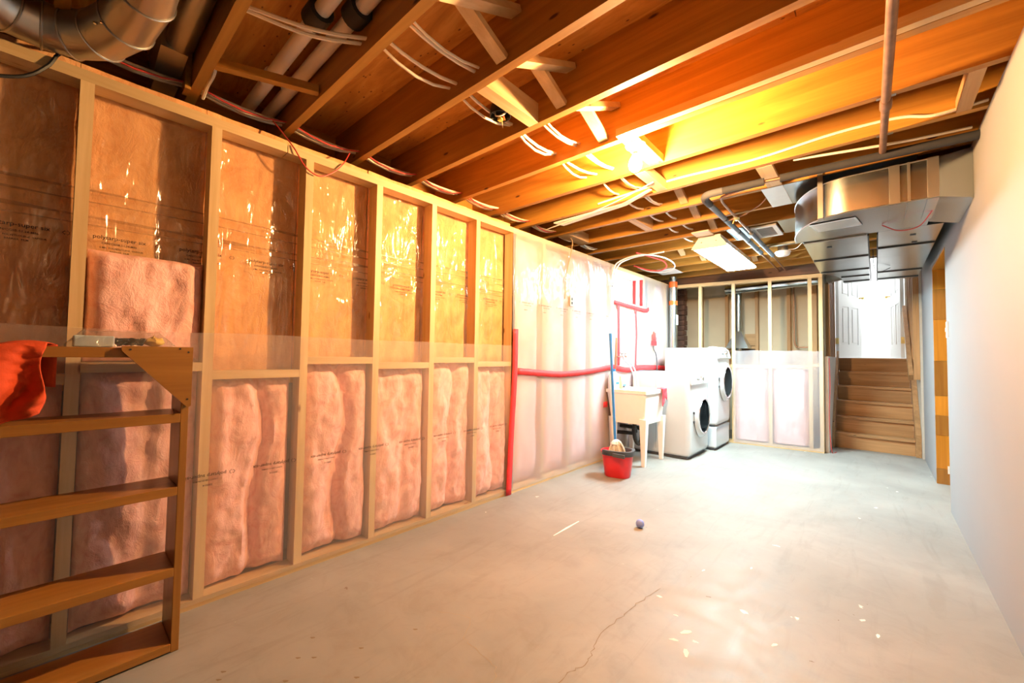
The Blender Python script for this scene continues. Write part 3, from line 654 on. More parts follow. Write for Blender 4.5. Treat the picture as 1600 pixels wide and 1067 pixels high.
for y in (3.80, 4.55, 5.2, 5.6, 5.95):
    B(1.80, 2.172, y, y+.022, ZB-.008, ZB-.0005).build('seam_cleat', GALVD if y < 3.9 else DARKM, tl_) if y < 5.5 else B(1.94, 2.17, y, y+.02, ZB-.008, ZB-.0005).build('seam_cleat', DARKM, tl_)
for y in (4.33, 5.5, 5.95): B(2.232, W-.06, y, y+.02, ZB-.008, ZB-.0005).build('seam_cleat', DARKM, tr_)
for tt, xs in ((tl_, (2.174, 2.182)), (tr_, (2.224, 2.231))): B(xs[0], xs[1], 3.83, 6.10, ZB-.006, ZB+.012).build('corner_flange', DARKM, tt)
for (x, y) in ((1.93, 4.05), (2.42, 4.25), (2.40, 4.0)): B(x, x+.03, y, y+.03, ZB-.004, ZB-.0005).build('tape_mark', DARKM, tl_ if x < 2.2 else tr_)
wm = tag(MB().tube(smoothpts([(2.25, 3.60, ZB-.004), (2.33, 3.64, ZB-.045), (2.42, 3.58, ZB-.05), (2.47, 3.42, ZB-.004)], 8), .0035, 6).build('thermostat_wire', CABLER), 'thin dark red wire drooping under the big duct elbow', 'wire')
tag(MB().tube(smoothpts([(2.20, 4.9, 2.12), (2.205, 5.05, 2.0), (2.24, 5.2, 1.96), (2.32, 5.25, ZB-.012)], 8), .003, 6).build('thermostat_wire', BLACK), 'thin black wire drooping from the gap between the trunk ducts', 'wire')
# sheet metal pans and grille between joists
def pan(label, k, x0, x1, mat=GALV):
    return tag(B(x0, x1, jf(k)-.03, jn(k+1)+.03, HJ-.003, HJ-.0008).build('sheet_metal_pan', mat), label, 'sheet metal', 'metal pans under the joists')
pan('short crumpled foil pan nailed under the joists left of the duct elbow', 7, 1.63, 1.756, FOIL); pan('smooth galvanised pan running under the joists to the duct elbow', 7, 1.758, 2.4)
pan('galvanised pan beside the white return grille', 9, 1.60, 2.2); pan('dull galvanised pan behind the fluorescent light', 9, 1.20, 1.375, metal('dark_foil', (.16, .18, .2), .4, 14))
t = thing('return_grille', 'white return air grille under the joists beside the grey pipes', 'vent', (1.48, 4.27, HJ-.015))
gx0, gx1, gy0, gy1 = 1.385, 1.582, 4.085, 4.465; z0, z1 = HJ-.014, HJ-.001
for a in ((gx0, gx0+.035, gy0, gy1), (gx1-.035, gx1, gy0, gy1), (gx0+.035, gx1-.035, gy0, gy0+.045), (gx0+.035, gx1-.035, gy1-.045, gy1)): B(*a, z0, z1).build('grille_frame', TRIMW, t)
for i in range(9):
    y = gy0+.055+i*.031; B(gx0+.035, gx1-.035, y, y+.012, z0+.003, z1-.003).build('slat', plain('grille_grey', (.35, .35, .34), .5) if i == 0 else bpy.data.materials['grille_grey'], t)
t = thing('smoke_detector', 'round white smoke detector hanging below the joists near the ducts', 'smoke detector', (1.50, 5.0, 2.19))
MB().lathe((1.50, 5.0, 2.19), [(0, 0), (.05, 0), (.062, .012), (.066, .03), (.072, .034), (.072, .046), (0, .046)], 24).build('detector_body', TRIMW, t)
MB().lathe((1.50, 5.0, 2.236), [(0, 0), (.045, 0), (.045, .05), (0, .05)], 12).build('junction_box', GALVD, t)
MB().tube(smoothpts([(1.55, 5.0, 2.25), (1.62, 4.95, 2.24), (1.68, 4.9, 2.28)]), .004, 6).build('lead', CABLE, t)
tag(B(.94, 1.09, 3.90, 4.055, HJ-.014, HJ-.001).build('cover_plate', plain('tan_cover', (.75, .62, .48), .5), bevel=.003), 'square tan cover plate under the joists at the near end of the fluorescent light', 'plate')
tag(B(-.02, .26, 5.30, 5.66, HJ-.006, HJ-.001).build('card_panel', PAPER), 'white card panel lying under the joists by the tubing coil', 'panel')
tag(B(1.39, 1.70, 4.80, 4.855, HJ-.022, HJ-.001).build('metal_channel', GALV), 'narrow grey metal channel under the joists near the smoke detector', 'channel')

# ------------------------------------------------------------------ pipes
t = thing('gas_pipe', 'rusty iron pipe running under the joists toward the duct elbow', 'pipe', (2.26, 1.6, 2.25))
MB().tube([(2.285, -1.6, 2.262), (2.272, 1.0, 2.262), (2.256, 2.44, 2.262)], .0165, 12).build('pipe_run', IRON, t); MB().tube([(2.256, 2.46, 2.262), (2.25, 3.04, 2.262)], .0155, 12).build('pipe_run', IRON, t)
MB().tube([(2.257, 2.40, 2.262), (2.257, 2.41, 2.262), (2.2565, 2.475, 2.262), (2.2565, 2.485, 2.262)], [.018, .022, .022, .018], 12).build('coupling', IRON, t)
for y in (jf(5)-.02, jf(6)-.02): B(2.225, 2.29, y, y+.02, HJ-.003, HJ-.0005).build('strap', GALVD, t)
t = thing('insulated_pipe', 'grey foam covered pipe crossing under the joists and turning toward the far wall', 'pipe', (1.33, 3.0, 2.22))
MB().tube([(W-.002, 3.03, 2.247), (1.775, 2.985, 2.247)], .024, 12).build('foam_sleeve', GREYP, t)
MB().tube([(1.775, 2.985, 2.247), (1.69, 2.98, 2.247)], .011, 10).build('bare_section', COPPER, t)
MB().tube([(1.69, 2.98, 2.247), (1.45, 2.965, 2.245)], .024, 12).build('foam_sleeve', GREYP, t)
MB().tube(smoothpts([(1.45, 2.965, 2.245), (1.36, 2.965, 2.243), (1.318, 3.02, 2.242), (1.312, 3.16, 2.242)], 6), .025, 12).build('foam_elbow', dull(plain('grey_elbow', (.09, .09, .10), .6)), t)
ys_ = [3.16, 3.56, 3.99, 4.36, 4.74, 4.95]
for a, b in zip(ys_[:-1], ys_[1:]):
    MB().tube([(1.311, a+.006, 2.242), (1.311, b-.006, 2.242)], .021, 12).build('foam_sleeve', GREYL, t); MB().tube([(1.311, b-.012, 2.242), (1.311, b+.012, 2.242)], .0225, 12).build('black_band', BLACK, t)
MB().tube([(1.311, 4.96, 2.242), (1.303, 6.10, 2.242)], .0095, 10).build('bare_section', COPPER, t)
t = thing('copper_pipe', 'thin copper pipe running beside the grey sleeved pipe under the joists', 'pipe', (1.39, 4.5, 2.23))
MB().tube(smoothpts([(1.62, 3.02, 2.247), (1.45, 3.06, 2.247), (1.402, 3.12, 2.242), (1.39, 3.4, 2.242), (1.388, 4.2, 2.242)], 6), .0085, 10).build('pipe_run', COPPER, t)
for a, b in ((4.12, 4.62), (4.63, 5.15)): MB().tube([(1.388, a, 2.242), (1.386, b, 2.242)], .02, 12).build('foam_sleeve', GREYL, t)
MB().tube([(1.386, 5.15, 2.242), (1.37, 6.10, 2.242)], .0085, 10).build('pipe_run', COPPER, t)
MB().tube([(1.375, 3.60, 2.242), (1.36, 3.60, 2.20)], .006, 8).build('valve_stem', BRASS, t); MB().lathe((1.388, 3.60, 2.242), [(.012, -.03), (.02, -.02), (.02, .02), (.012, .03)], 10, 'y').build('valve', BRASS, t)
MB().beam((1.33, 3.60, 2.235), (1.46, 3.60, 2.262), .012, .012).build('tee_branch', COPPER, t)
tag(MB().tube(smoothpts([(1.46, 3.58, 2.255), (1.58, 3.48, 2.275), (1.66, 3.35, 2.30)]), .004, 6).build('ground_wire', COPPER), 'thin bare wire running from the pipe valve up to the foil pan', 'wire')
for i, (y, x1, z) in enumerate(((.628, .60, 2.42), (.724, .68, 2.42))):
    t = thing('pvc_pipe', ('left' if i == 0 else 'right')+' of the two white vent pipes between the joists at top left', 'pipe', (.3, y, z-.04), 'white vent pipes between joists')
    MB().tube([(-.30, y+.008, z), (2.4, y-.012, z)], .029, 16).build('pipe_run', PVC, t)
    MB().tube([(x1-.03+.05*i, y, z), (x1+.05+.05*i, y, z)], .047, 16).build('rubber_collar', BLACK, t)
    MB().tube([(.03, y, z), (.11, y, z)], .032, 16).build('coupling', PVC, t)
# round duct elbow at top left
t = thing('round_duct', 'large round galvanised duct elbow hanging at the top left corner', 'duct', (.2, .1, 2.19))
C0 = [(1.9, .15, 2.38), (.80, .155, 2.31), (.46, .15, 2.262), (.28, .122, 2.247), (.135, .068, 2.245), (.06, -.004, 2.245), (.04, -.075, 2.247), (.06, -.15, 2.245), (.15, -.27, 2.26), (.42, -.36, 2.30), (1.2, -.37, 2.36)]
C0 = [Vector(p) for p in C0]; R0 = .076
for i in range(len(C0)-1):
    a, b = C0[i], C0[i+1]
    def bis(j):
        if j == 0: return (C0[1]-C0[0]).normalized()
        if j == len(C0)-1: return (C0[-1]-C0[-2]).normalized()
        return ((C0[j]-C0[j-1]).normalized()+(C0[j+1]-C0[j]).normalized()).normalized()
    m = MB(); rings = []; n_ = 28; d = (b-a).normalized(); e1 = d.cross(Vector((0, 0, 1))).normalized(); e2 = e1.cross(d)
    for p, nn in ((a, bis(i)), (b, bis(i+1))):
        ring = []
        for k in range(n_):
            q = p+e1*(R0*math.cos(2*math.pi*k/n_))+e2*(R0*math.sin(2*math.pi*k/n_)); q = q-d*((q-p).dot(nn)/d.dot(nn)); ring.append(q)
        rings.append(ring)
    m.loft(rings, cap=False); m.build('duct_gore', GALVD, t)
    if 0 < i:
        MB().tube([p_+(p_-a)*.012 for p_ in rings[0]]+[rings[0][0]+(rings[0][0]-a)*.012], .0038, 6).build('seam_ring', GALVD, t)
for p in ((.30, .06, 2.20), (.27, .045, 2.205)): MB().lathe(p, [(0, -.003), (.004, -.003), (.004, .003), (0, .003)], 8).build('screw', CHROME, t)
t = thing('duct_boot', 'narrow galvanised boot with a round pipe above the top plate at top left', 'duct', (.0, .29, 2.30))
MB().tube([(.03, .302, 2.415), (1.5, .302, 2.43)], .048, 20).build('round_pipe', GALVD, t)
m = MB(); m.prism([(.245, 2.315), (.328, 2.315), (.335, 2.49), (.235, 2.49)], 'x', -.30, -.16); m.build('boot_body', GALVD, t, smooth=False)
m = MB(); m.loft([[(-.16, .24, 2.34), (-.16, .33, 2.34), (-.16, .335, 2.48), (-.16, .235, 2.48)], [(.03, .24, 2.37), (.03, .33, 2.37), (.03, .33, 2.46), (.03, .24, 2.46)]]); m.build('transition', GALVD, t, smooth=False)
tag(MB().tube(smoothpts([(-.2, .02, 2.30), (-.02, -.03, 2.20), (.012, -.06, 2.12), (.014, -.12, 2.05), (.01, -.25, 2.0)]), .006, 6).build('black_cable', BLACK), 'black cable hooked over the top plate at the left edge', 'cable')

# ------------------------------------------------------------------ cables
def sag_run(name, label, x, z, k0, k1, sag, r, mat, wob=.02, seed=0, group=None, xe=None):
    P = []
    for k in range(k0, k1):
        y0, y1 = jf(k), jn(k+1)
        xx = x+wob*N(k*1.3, seed, 2); x2 = x+wob*N((k+1)*1.3, seed, 2); sg = sag*(.6+.5*abs(N(k*2.1, seed, 7)))
        for u in (0, .25, .5, .75): P.append((xx+(x2-xx)*u+wob*.6*math.sin(math.pi*u)*N(k, seed, 9), y0+(y1-y0)*u, z-sg*4*u*(1-u)+.012*N(seed, k, 1)))
        P.append((x2, y1, z))
    return tag(MB().tube(P, r, 6).build(name, mat), label, 'cable', group)
CG = 'cables threaded through the joists'
sag_run('white_cable', 'white cable through joist centres, left one of the central pair', .785, 2.345, 1, 10, .035, .0075, CABLE, .05, 1, CG)
sag_run('white_cable', 'white cable through joist centres, right one of the central pair', .92, 2.345, 1, 9, .03, .0075, CABLE, .04, 2, CG)
sag_run('white_cable', 'white cable looping low between the near joists beside the left central cable', .755, 2.345, 1, 5, .065, .0065, CABLE, .04, 3, CG)
sag_run('white_cable', 'slim white cable lying against the right central cable near the bulb', .945, 2.35, 1, 7, .045, .006, CABLE, .03, 4, CG)
for i, (x, z, s, r) in enumerate(((-.13, 2.335, .02, .0065), (-.15, 2.33, .04, .0065), (-.11, 2.33, .055, .006), (-.17, 2.345, .03, .006))):
    sag_run('white_cable', 'white cable in the bundle above the left top plate, %s from the room' % ORD[i], x, z, -2, 9, s, r, CABLE, .03, 10+i, 'cable bundle above the left wall')
for i, (x, z, s) in enumerate(((-.19, 2.36, .01), (-.095, 2.325, .05))):
    sag_run('red_cable', 'thin red cable in the bundle above the left top plate, '+('the high one' if i == 0 else 'the low one'), x, z, -2, 7, s, .004, CABLER, .03, 20+i, 'cable bundle above the left wall')
tag(MB().tube(smoothpts([(-.09, .70, 2.30), (-.03, .735, 2.22), (.012, .77, 2.15), (.016, .83, 2.07), (.016, .90, 2.05), (.014, .975, 2.10), (.006, 1.03, 2.17), (-.07, 1.10, 2.28)]), .0035, 6).build('red_cable', CABLER), 'thin red cable drooping in a loop over the front of the top plate', 'cable')
tag(MB().tube(smoothpts([(.18, jf(0)+.012, 2.50), (.10, jf(0)+.014, 2.44), (.02, jf(0)+.03, 2.36), (-.06, jf(0)+.02, 2.32), (-.14, jf(0)+.02, 2.30)]), .0075, 6).build('white_cable', CABLE), 'single white cable running down beside the first joist at top left', 'cable')
for i, dx in enumerate((0, .02)):
    tag(MB().tube(smoothpts([(.50+dx, jf(0), 2.36), (.60+dx*2, .6, 2.33), (.70+dx*2, jn(1)+.01, 2.345)]), .0075, 6).build('white_cable', CABLE), 'white cable crossing under the white vent pipes, '+('upper' if i else 'lower')+' of two', 'cable')
tag(MB().tube(smoothpts([(.6, jn(6)-.009, 2.31), (1.16, jn(6)-.009, 2.338), (1.66, jn(6)-.009, 2.324), (2.016, jn(6)-.009, 2.345), (2.2, jn(6)-.009, 2.345), (2.33, jn(6)-.009, 2.333), (2.44, jn(6)-.009, 2.30), (2.607, jn(6)-.009, 2.307)]), .0075, 6).build('white_cable', CABLE), 'long wavy white cable stapled along the joist past the bulb', 'cable')
tag(MB().tube(smoothpts([(1.86, 2.86, 2.29), (2.288, 2.943, 2.275), (2.58, 2.998, 2.28)]), .007, 6).build('white_cable', CABLE), 'white cable slanting under the joists above the grey foam pipe', 'cable')
tag(MB().tube(smoothpts([(.0, 2.93, HJ-.02), (.5, 2.80, HJ-.03), (.85, 2.70, HJ-.02), (1.12, 2.60, HJ-.008)]), .0045, 6).build('white_cable', CABLE), 'thin white cable sweeping under the joists below the bulb', 'cable')
tag(MB().tube(smoothpts([(-.05, 3.36, 2.30), (.012, 3.32, 2.235), (.02, 3.29, 2.13), (.022, 3.21, 1.90), (.022, 3.185, 1.66)]), .004, 6).build('hanging_wire', plain('tan_wire', (.55, .36, .2), .5)), 'thin tan wire hanging down in front of the milky sheet', 'wire')
t = thing('outlet_box', 'small beige outlet box peeking through the milky sheet', 'outlet', (.02, 3.30, 1.60))
B(.021, .028, 3.27, 3.325, 1.60, 1.70).build('box_body', plain('box_beige', (.55, .50, .38), .5), t); B(.0285, .031, 3.285, 3.31, 1.615, 1.64).build('slot', BLACK, t); B(.0285, .031, 3.285, 3.31, 1.655, 1.68).build('slot', BLACK, t)
# open junction box
t = thing('junction_box', 'open round junction box with loose wires beside the short ceiling block', 'junction box', (.84, 1.42, HJ))
MB().lathe((.84, 1.42, HJ+.005), [(0, .045), (.05, .045), (.052, 0), (.049, 0), (.047, .04), (0, .041)], 16).build('box_body', DARKM, t)
MB().tube(smoothpts([(.82, 1.40, HJ+.03), (.84, 1.39, HJ-.005), (.865, 1.41, HJ+.0), (.86, 1.44, HJ+.03)]), .004, 6).build('wire', CABLE, t)
MB().tube([(.85, 1.425, HJ+.02), (.845, 1.445, HJ-.004)], .005, 6).build('wire_nut', TAPEO, t); B(.815, .835, 1.425, 1.445, HJ-.003, HJ+.01).build('wire_nut', YEL, t)
MB().tube([(.815, 1.46, HJ+.01), (.812, 1.468, HJ-.02)], .003, 6).build('screw', CHROME, t)
# plumbing tube coil by the window
loop = [(.034, 4.06, 1.70), (.034, 4.07, 1.95), (.045, 4.12, 2.13), (.12, 4.22, 2.22), (.30, 4.26, 2.245), (.44, 4.44, 2.235), (.47, 4.70, 2.22), (.40, 4.95, 2.205), (.22, 5.10, 2.20), (.06, 5.0, 2.215), (-.02, 4.86, 2.25)]
tag(MB().tube(smoothpts(loop), .0085, 8).build('white_tubing', plain('white_tube', (.86, .85, .80), .4)), 'white plumbing tube arching up the sheet and coiling beside the window', 'tube')
tag(MB().tube(smoothpts([(.034, 4.10, 1.60), (.034, 4.11, 1.95), (.06, 4.17, 2.14), (.15, 4.30, 2.235), (.34, 4.36, 2.262), (.50, 4.38, 2.27)]), .0085, 8).build('white_tubing', bpy.data.materials['white_tube']), 'second white plumbing tube beside the coil, ending under the joists', 'tube')
tag(MB().tube(smoothpts([(.26, 4.20, 2.262), (.36, 4.42, 2.235), (.40, 4.62, 2.225), (.34, 4.86, 2.21), (.20, 5.0, 2.205), (.07, 4.94, 2.222), (-.02, 4.74, 2.25)]), .0085, 8).build('red_tubing', plain('red_tube', (.72, .07, .06), .4)), 'red plumbing tube coiled inside the white one by the window', 'tube')
for p in ((.455, 4.52, 2.232), (.45, 4.80, 2.214), (.034, 4.07, 1.9)): tag(MB().lathe(p, [(.011, -.006), (.013, -.005), (.013, .005), (.011, .006)], 10, 'y').build('tube_clip', BLACK), {4.52: 'black clip on the near side of the tubing coil', 4.80: 'black clip on the far side of the tubing coil', 4.07: 'black clip on the upright white tube against the sheet'}[p[1]], 'clip')
# vent pipe in the corner and storage ducts
t = thing('dryer_vent', 'upright grey metal vent pipe with orange tape bands in the far left corner', 'pipe', (.075, 5.84, 1.0))
MB().tube([(.075, 5.80, .95), (.075, 5.80, 2.26)], .056, 18).build('pipe_run', GALV, t)
for z0, z1 in ((2.11, 2.19), (1.86, 1.92)): MB().tube([(.075, 5.80, z0), (.075, 5.80, z1)], .0575, 18).build('tape_band', TAPEO, t)
B(.125, .1325, 5.77, 5.83, 1.58, 1.72).build('paper_label', PAPER, t)
t = thing('round_duct', 'horizontal round galvanised duct behind the far frame', 'duct', (1.1, 6.55, 2.06))
MB().tube([(.56, 6.62, 2.13), (1.78, 6.40, 2.13)], .062, 18).build('duct_run', GALV, t); MB().tube([(1.78, 6.40, 2.13), (1.93, 6.2, 2.13)], .058, 16).build('flex_end', FOIL, t)
t = thing('vent_hood', 'galvanised funnel hood on a vertical pipe behind the far frame', 'vent', (.70, 6.7, 1.24))
MB().tube([(.69, 6.75, 1.52), (.69, 6.75, 2.2)], .042, 16).build('pipe_run', GALV, t)
m = MB(); m.loft([[(.54, 6.62, 1.27), (.84, 6.62, 1.27), (.84, 6.88, 1.27), (.54, 6.88, 1.27)], [(.655, 6.715, 1.53), (.725, 6.715, 1.53), (.725, 6.785, 1.53), (.655, 6.785, 1.53)]]); m.build('hood', GALV, t, smooth=False)
MB().tube([(.69, 6.75, 0), (.69, 6.75, 1.27)], .04, 12).build('lower_pipe', GALV, t)
tag(MB().tube(smoothpts([(1.34, 7.0, 2.4), (1.345, 7.0, 1.5), (1.36, 7.0, 1.31), (1.42, 7.0, 1.29), (1.5, 7.0, 1.29)]), .011, 8).build('water_pipe', COPPER), 'thin brown pipe bent near its foot on the beige wall behind the far frame', 'pipe')

# ------------------------------------------------------------------ washer and dryer
def rrect(hw, hh, r, n=5):
    P = []
    for cx, cy, a0 in ((hw-r, hh-r, 0), (-hw+r, hh-r, 90), (-hw+r, -hh+r, 180), (hw-r, -hh+r, 270)):
        for i in range(n+1):
            a = math.radians(a0+90*i/n); P.append((cx+r*math.cos(a), cy+r*math.sin(a)))
    return P
def front_loader(name, label, x0, x1, y0, y1, z0, z1, dz, R, pedestal=None):
    t = thing(name, label, 'washing machine' if name == 'washing_machine' else 'dryer', ((x0+x1)/2, (y0+y1)/2, 0))
    yc, zc = (y0+y1)/2, (z0+z1)/2; hw, hh = (y1-y0)/2, (z1-z0)/2
    rr = rrect(hw, hh, .03); m = MB()
    def ring(x, g): return [(x, yc+a*(1-g/hw), zc+b*(1-g/hh)) for a, b in rr]
    m.loft([ring(x0, 0), ring(x1-.06, 0), ring(x1-.02, .006), ring(x1-.004, .03), ring(x1, .06)]); m.build('cabinet', APPL, t)
    B(x0+.28, x0+.284, y0-.0012, y0, z0+.05, z1-.08).build('side_seam', APPG, t); B(x0+.06, x0+.24, y0-.002, y0-.0003, z0+.10, z1-.50).build('side_panel', APPL, t, bevel=.001)
    # door
    c = (x1, yc+.03, dz)
    dr_ = MB().lathe(c, [(R*.78, .0), (R, .0), (R+.012, .012), (R, .03), (R*.88, .045), (R*.78, .04)], 36, 'x').build('door', APPL, t)
    MB().lathe(c, [(0, .022), (R*.3, .024), (R*.6, .030), (R*.77, .040), (R*.785, .02), (0, .012)], 32, 'x').build('door_glass', GLASSD, dr_)
    MB().lathe(c, [(R*.775, .036), (R*.80, .046), (R*.84, .047), (R*.85, .04)], 36, 'x').build('chrome_ring', CHROME, dr_)
    for s in (-1, 1): B(x1-.004, x1+.016, c[1]-R-.028, c[1]-R-.012, dz+s*.05-.012, dz+s*.05+.012).build('hinge', CHAR, t)
    # control panel
    m = MB(); m.prism([(x1-.09, z1-.05), (x1+.010, z1-.135), (x1+.018, z1-.12), (x1-.01, z1-.02), (x1-.06, z1+.018), (x1-.10, z1+.012)], 'y', y0+.02, y1-.02); cp_ = m.build('control_panel', APPL, t, bevel=.004)
    MB().beam((x1+.004, yc-.12, z1-.048), (x1+.004, yc-.02, z1-.048), .006, .035, (-.55, 0, 1)).build('display', GLASSD, cp_)
    MB().lathe((x1+.006, yc+.06, z1-.065), [(.034, -.004), (.034, .018), (.028, .024), (0, .024)], 18, 'x').build('dial', CHROME, cp_)
    MB().beam((x1-.052, yc+.10, z1+.016), (x1+.002, yc+.10, z1-.035), .12, .005).build('button_panel', GLASSD, cp_)
    if pedestal:
        pd_ = B(x0+.01, x1-.012, y0+.004, y1-.004, .03, z0-.012).build('pedestal', APPL, t, bevel=.02); B(x0+.01, x1-.03, y0+.01, y1-.01, z0-.012, z0).build('pedestal_gap', CHAR, t)
        B(x1-.0125, x1-.008, y0+.02, y1-.02, z0-.05, z0-.018).build('drawer_grip', APPG, pd_)
    zf = .03 if pedestal else z0
    B(x0+.02, x1-.04, y0+.02, y1-.02, .006, zf).build('plinth_gap', CHAR, t)
    for x in (x0+.06, x1-.09):
        for y in (y0+.06, y1-.06): MB().lathe((x, y, 0), [(0, 0), (.025, 0), (.02, zf), (0, zf)], 10).build('foot', BLACK, t)
    return t
wsh = front_loader('washing_machine', 'white front loading washer beside the laundry sink', .03, .69, 4.62, 5.29, .03, .945, .455, .235)
dry = front_loader('clothes_dryer', 'taller white front loading dryer on a drawer pedestal in the corner', .14, .77, 5.335, 5.935, .30, 1.245, .82, .235, True)
tag(MB().tube(smoothpts([(.05, 4.72, .952), (.10, 4.68, .956), (.22, 4.66, .952), (.36, 4.665, .952), (.5, 4.70, .955), (.58, 4.76, .952)]), .006, 6).build('drain_hose', plain('blue_grey_hose', (.22, .30, .42), .5)), 'blue grey hose lying along the top edge of the washer', 'hose')
tag(MB().tube(smoothpts([(.02, 5.25, 1.27), (.025, 5.25, 1.22), (.03, 5.30, 1.17), (.035, 5.32, 1.08), (.04, 5.32, .9)]), .008, 6).build('power_cord', CHAR), 'black power cord hanging from the red tape patch behind the washer', 'cord')

# ------------------------------------------------------------------ laundry sink
X0, X1, Y0, Y1, ZR, ZBm = .015, .475, 3.98, 4.53, .77, .42
t = thing('laundry_sink', 'white plastic laundry tub on tapered legs beside the washer', 'sink', (.245, 4.25, 0))
def rect(x0, x1, y0, y1, z, r=.02):
    cx, cy = (x0+x1)/2, (y0+y1)/2; return [(cx+a, cy+b, z) for a, b in rrect((x1-x0)/2, (y1-y0)/2, r, 3)]
m = MB(); m.loft([rect(X0+.045, X1-.04, Y0+.045, Y1-.045, ZBm), rect(X0+.012, X1-.012, Y0+.012, Y1-.012, ZR-.035), rect(X0, X1, Y0, Y1, ZR-.034), rect(X0, X1, Y0, Y1, ZR),
    rect(X0+.03, X1-.03, Y0+.03, Y1-.03, ZR), rect(X0+.035, X1-.035, Y0+.035, Y1-.035, ZR-.04), rect(X0+.065, X1-.06, Y0+.065, Y1-.065, ZBm+.02)]); m.build('basin', TUB, t)
for x, sx in ((X0+.07, 1), (X1-.045, -1)):
    for y, sy in ((Y0+.05, 1), (Y1-.05, -1)):
        def lr(z, h, q): return [(x+a*q, y+b*q, z) for a, b in ((-h, -h), (h, -h), (h, h), (-h, h))]
        m = MB(); m.loft([lr(0, .018, 1), lr(ZBm+.06, .036, 1)]); m.build('leg', TUB, t, smooth=False)
dp = MB().tube(smoothpts([(.24, 4.22, ZBm), (.24, 4.22, .36), (.24, 4.22, .27), (.25, 4.24, .20), (.26, 4.29, .17), (.26, 4.34, .20), (.26, 4.35, .28), (.25, 4.33, .33), (.10, 4.33, .335), (.02, 4.33, .335)]), .022, 12).build('drain_pipe', BLACK, t)
MB().tube([(.24, 4.22, .29), (.03, 4.20, .28)], .02, 10).build('drain_branch', BLACK, dp); MB().tube([(.24, 4.22, .30), (.24, 4.22, .34)], .03, 12).build('slip_nut', BLACK, dp)
t = thing('wall_tap', 'twin chrome laundry taps on the sheet above the sink', 'tap', (.05, 4.25, 1.10))
MB().tube([(.022, 4.20, 1.12), (.022, 4.40, 1.12)], .010, 8).build('manifold', COPPER, t)
for y in (4.25, 4.33):
    MB().tube([(.022, y, 1.12), (.09, y, 1.12), (.10, y, 1.09)], .010, 8).build('spout', CHROME, t)
    MB().lathe((.07, y, 1.15), [(.004, -.02), (.004, .0), (.022, .0), (.024, .008), (.015, .014), (0, .014)], 10).build('handle', CHROME, t)
for i, y in enumerate((4.25, 4.33)):
    tag(MB().tube(smoothpts([(.10, y, 1.085), (.14, y+.05, 1.02), (.18, y+.06, .92), (.21, y+.04, .82), (.215, y+.02, .70)]), .009, 8).build('washer_hose', plain('pale_hose', (.42, .55, .66), .4) if i == 0 else bpy.data.materials['pale_hose']), 'pale grey blue hose dropping from the %s tap into the sink' % ('left' if i == 0 else 'right'), 'hose')
t = thing('detergent_jug', 'white detergent jug with blue cap marks at the back of the sink', 'bottle', (.085, 4.06, ZR))
m = MB(); m.loft([rect(.03, .115, 4.00, 4.12, ZR+.0005, .02), rect(.03, .115, 4.00, 4.12, ZR+.12, .02), rect(.045, .10, 4.03, 4.09, ZR+.17, .018), rect(.055, .09, 4.045, 4.075, ZR+.185, .012)]); m.build('jug_body', TRIMW, t)
MB().lathe((.0725, 4.06, ZR+.1855), [(0, 0), (.019, 0), (.018, .03), (0, .03)], 12).build('cap', BLUE, t); B(.1152, .117, 4.03, 4.10, ZR+.05, ZR+.075).build('label_print', BLUE, t)
tag(MB().lathe((.09, 4.18, ZR+.0005), [(0, 0), (.026, 0), (.028, .07), (.012, .10), (.010, .13), (0, .13)], 14).build('soap_bottle', plain('amber_soap', (.86, .55, .22), .3)), 'small amber soap bottle on the back rim of the sink', 'bottle')
t = thing('scrub_brush', 'blue scrub brush lying on the back rim of the sink', 'brush', (.06, 4.30, ZR))
B(.035, .075, 4.24, 4.36, ZR+.018, ZR+.035).build('brush_handle', BLUE, t, bevel=.006); B(.038, .072, 4.245, 4.33, ZR+.0005, ZR+.018).build('bristles', CHAR, t)
# red rag over the sink corner
m = MB()
def rag(u, v):
    y = 4.36+.13*u; s = v*.26
    if s < .07: x, z = X1-.05+s, ZR+.006
    else: x, z = X1+.012+.006*math.sin(u*19)+.004*N(u*6, v*5, 1), ZR+.004-(s-.07)*(.75+.25*math.sin(u*5+1))
    return (x+.0, y+.008*N(u*4, v*4, 3), z+.004*abs(math.sin(u*17+v*4)))
m.grid(rag, 22, 22); tag(m.build('red_rag', plain('red_cloth', (.70, .08, .11), .9, 0, .25, 50, .4), solid=.004), 'crumpled red rag hanging over the right corner of the sink', 'cloth')

# ------------------------------------------------------------------ bucket and mops
t = thing('mop_bucket', 'oval red mop bucket with charcoal wringer rim on the floor before the sink', 'bucket', (.385, 3.55, 0))
bc = (.385, 3.55); ba = math.radians(14)
def oval(a, b, z, n=32): 
    P = []
    for k in range(n):
        q = 2*math.pi*k/n; ex = math.copysign(abs(math.cos(q))**.7, math.cos(q))*a; ey = math.copysign(abs(math.sin(q))**.8, math.sin(q))*b
        P.append((bc[0]+ex*math.cos(ba)-ey*math.sin(ba), bc[1]+ex*math.sin(ba)+ey*math.cos(ba), z))
    return P
m = MB(); m.loft([oval(.112, .085, .001), oval(.118, .09, .012), oval(.142, .112, .215), oval(.152, .120, .218), oval(.154, .122, .235), oval(.147, .116, .237), oval(.138, .108, .215), oval(.108, .08, .02)]); m.build('bucket_body', RED, t)
m = MB(); half = lambda a, b, z: [p for i, p in enumerate(oval(a, b, z)) if i in list(range(0, 9))+list(range(20, 32))]
r1, r2, r3, r4 = [sorted(half(*q), key=lambda p: math.atan2(p[1]-bc[1], p[0]-bc[0])) for q in ((.156, .124, .205), (.157, .125, .25), (.13, .10, .25), (.12, .09, .19))]
m.loft([r1, r2, r3, r4], cap=False, close=False); m.build('wringer_rim', CHAR, t, solid=.004)
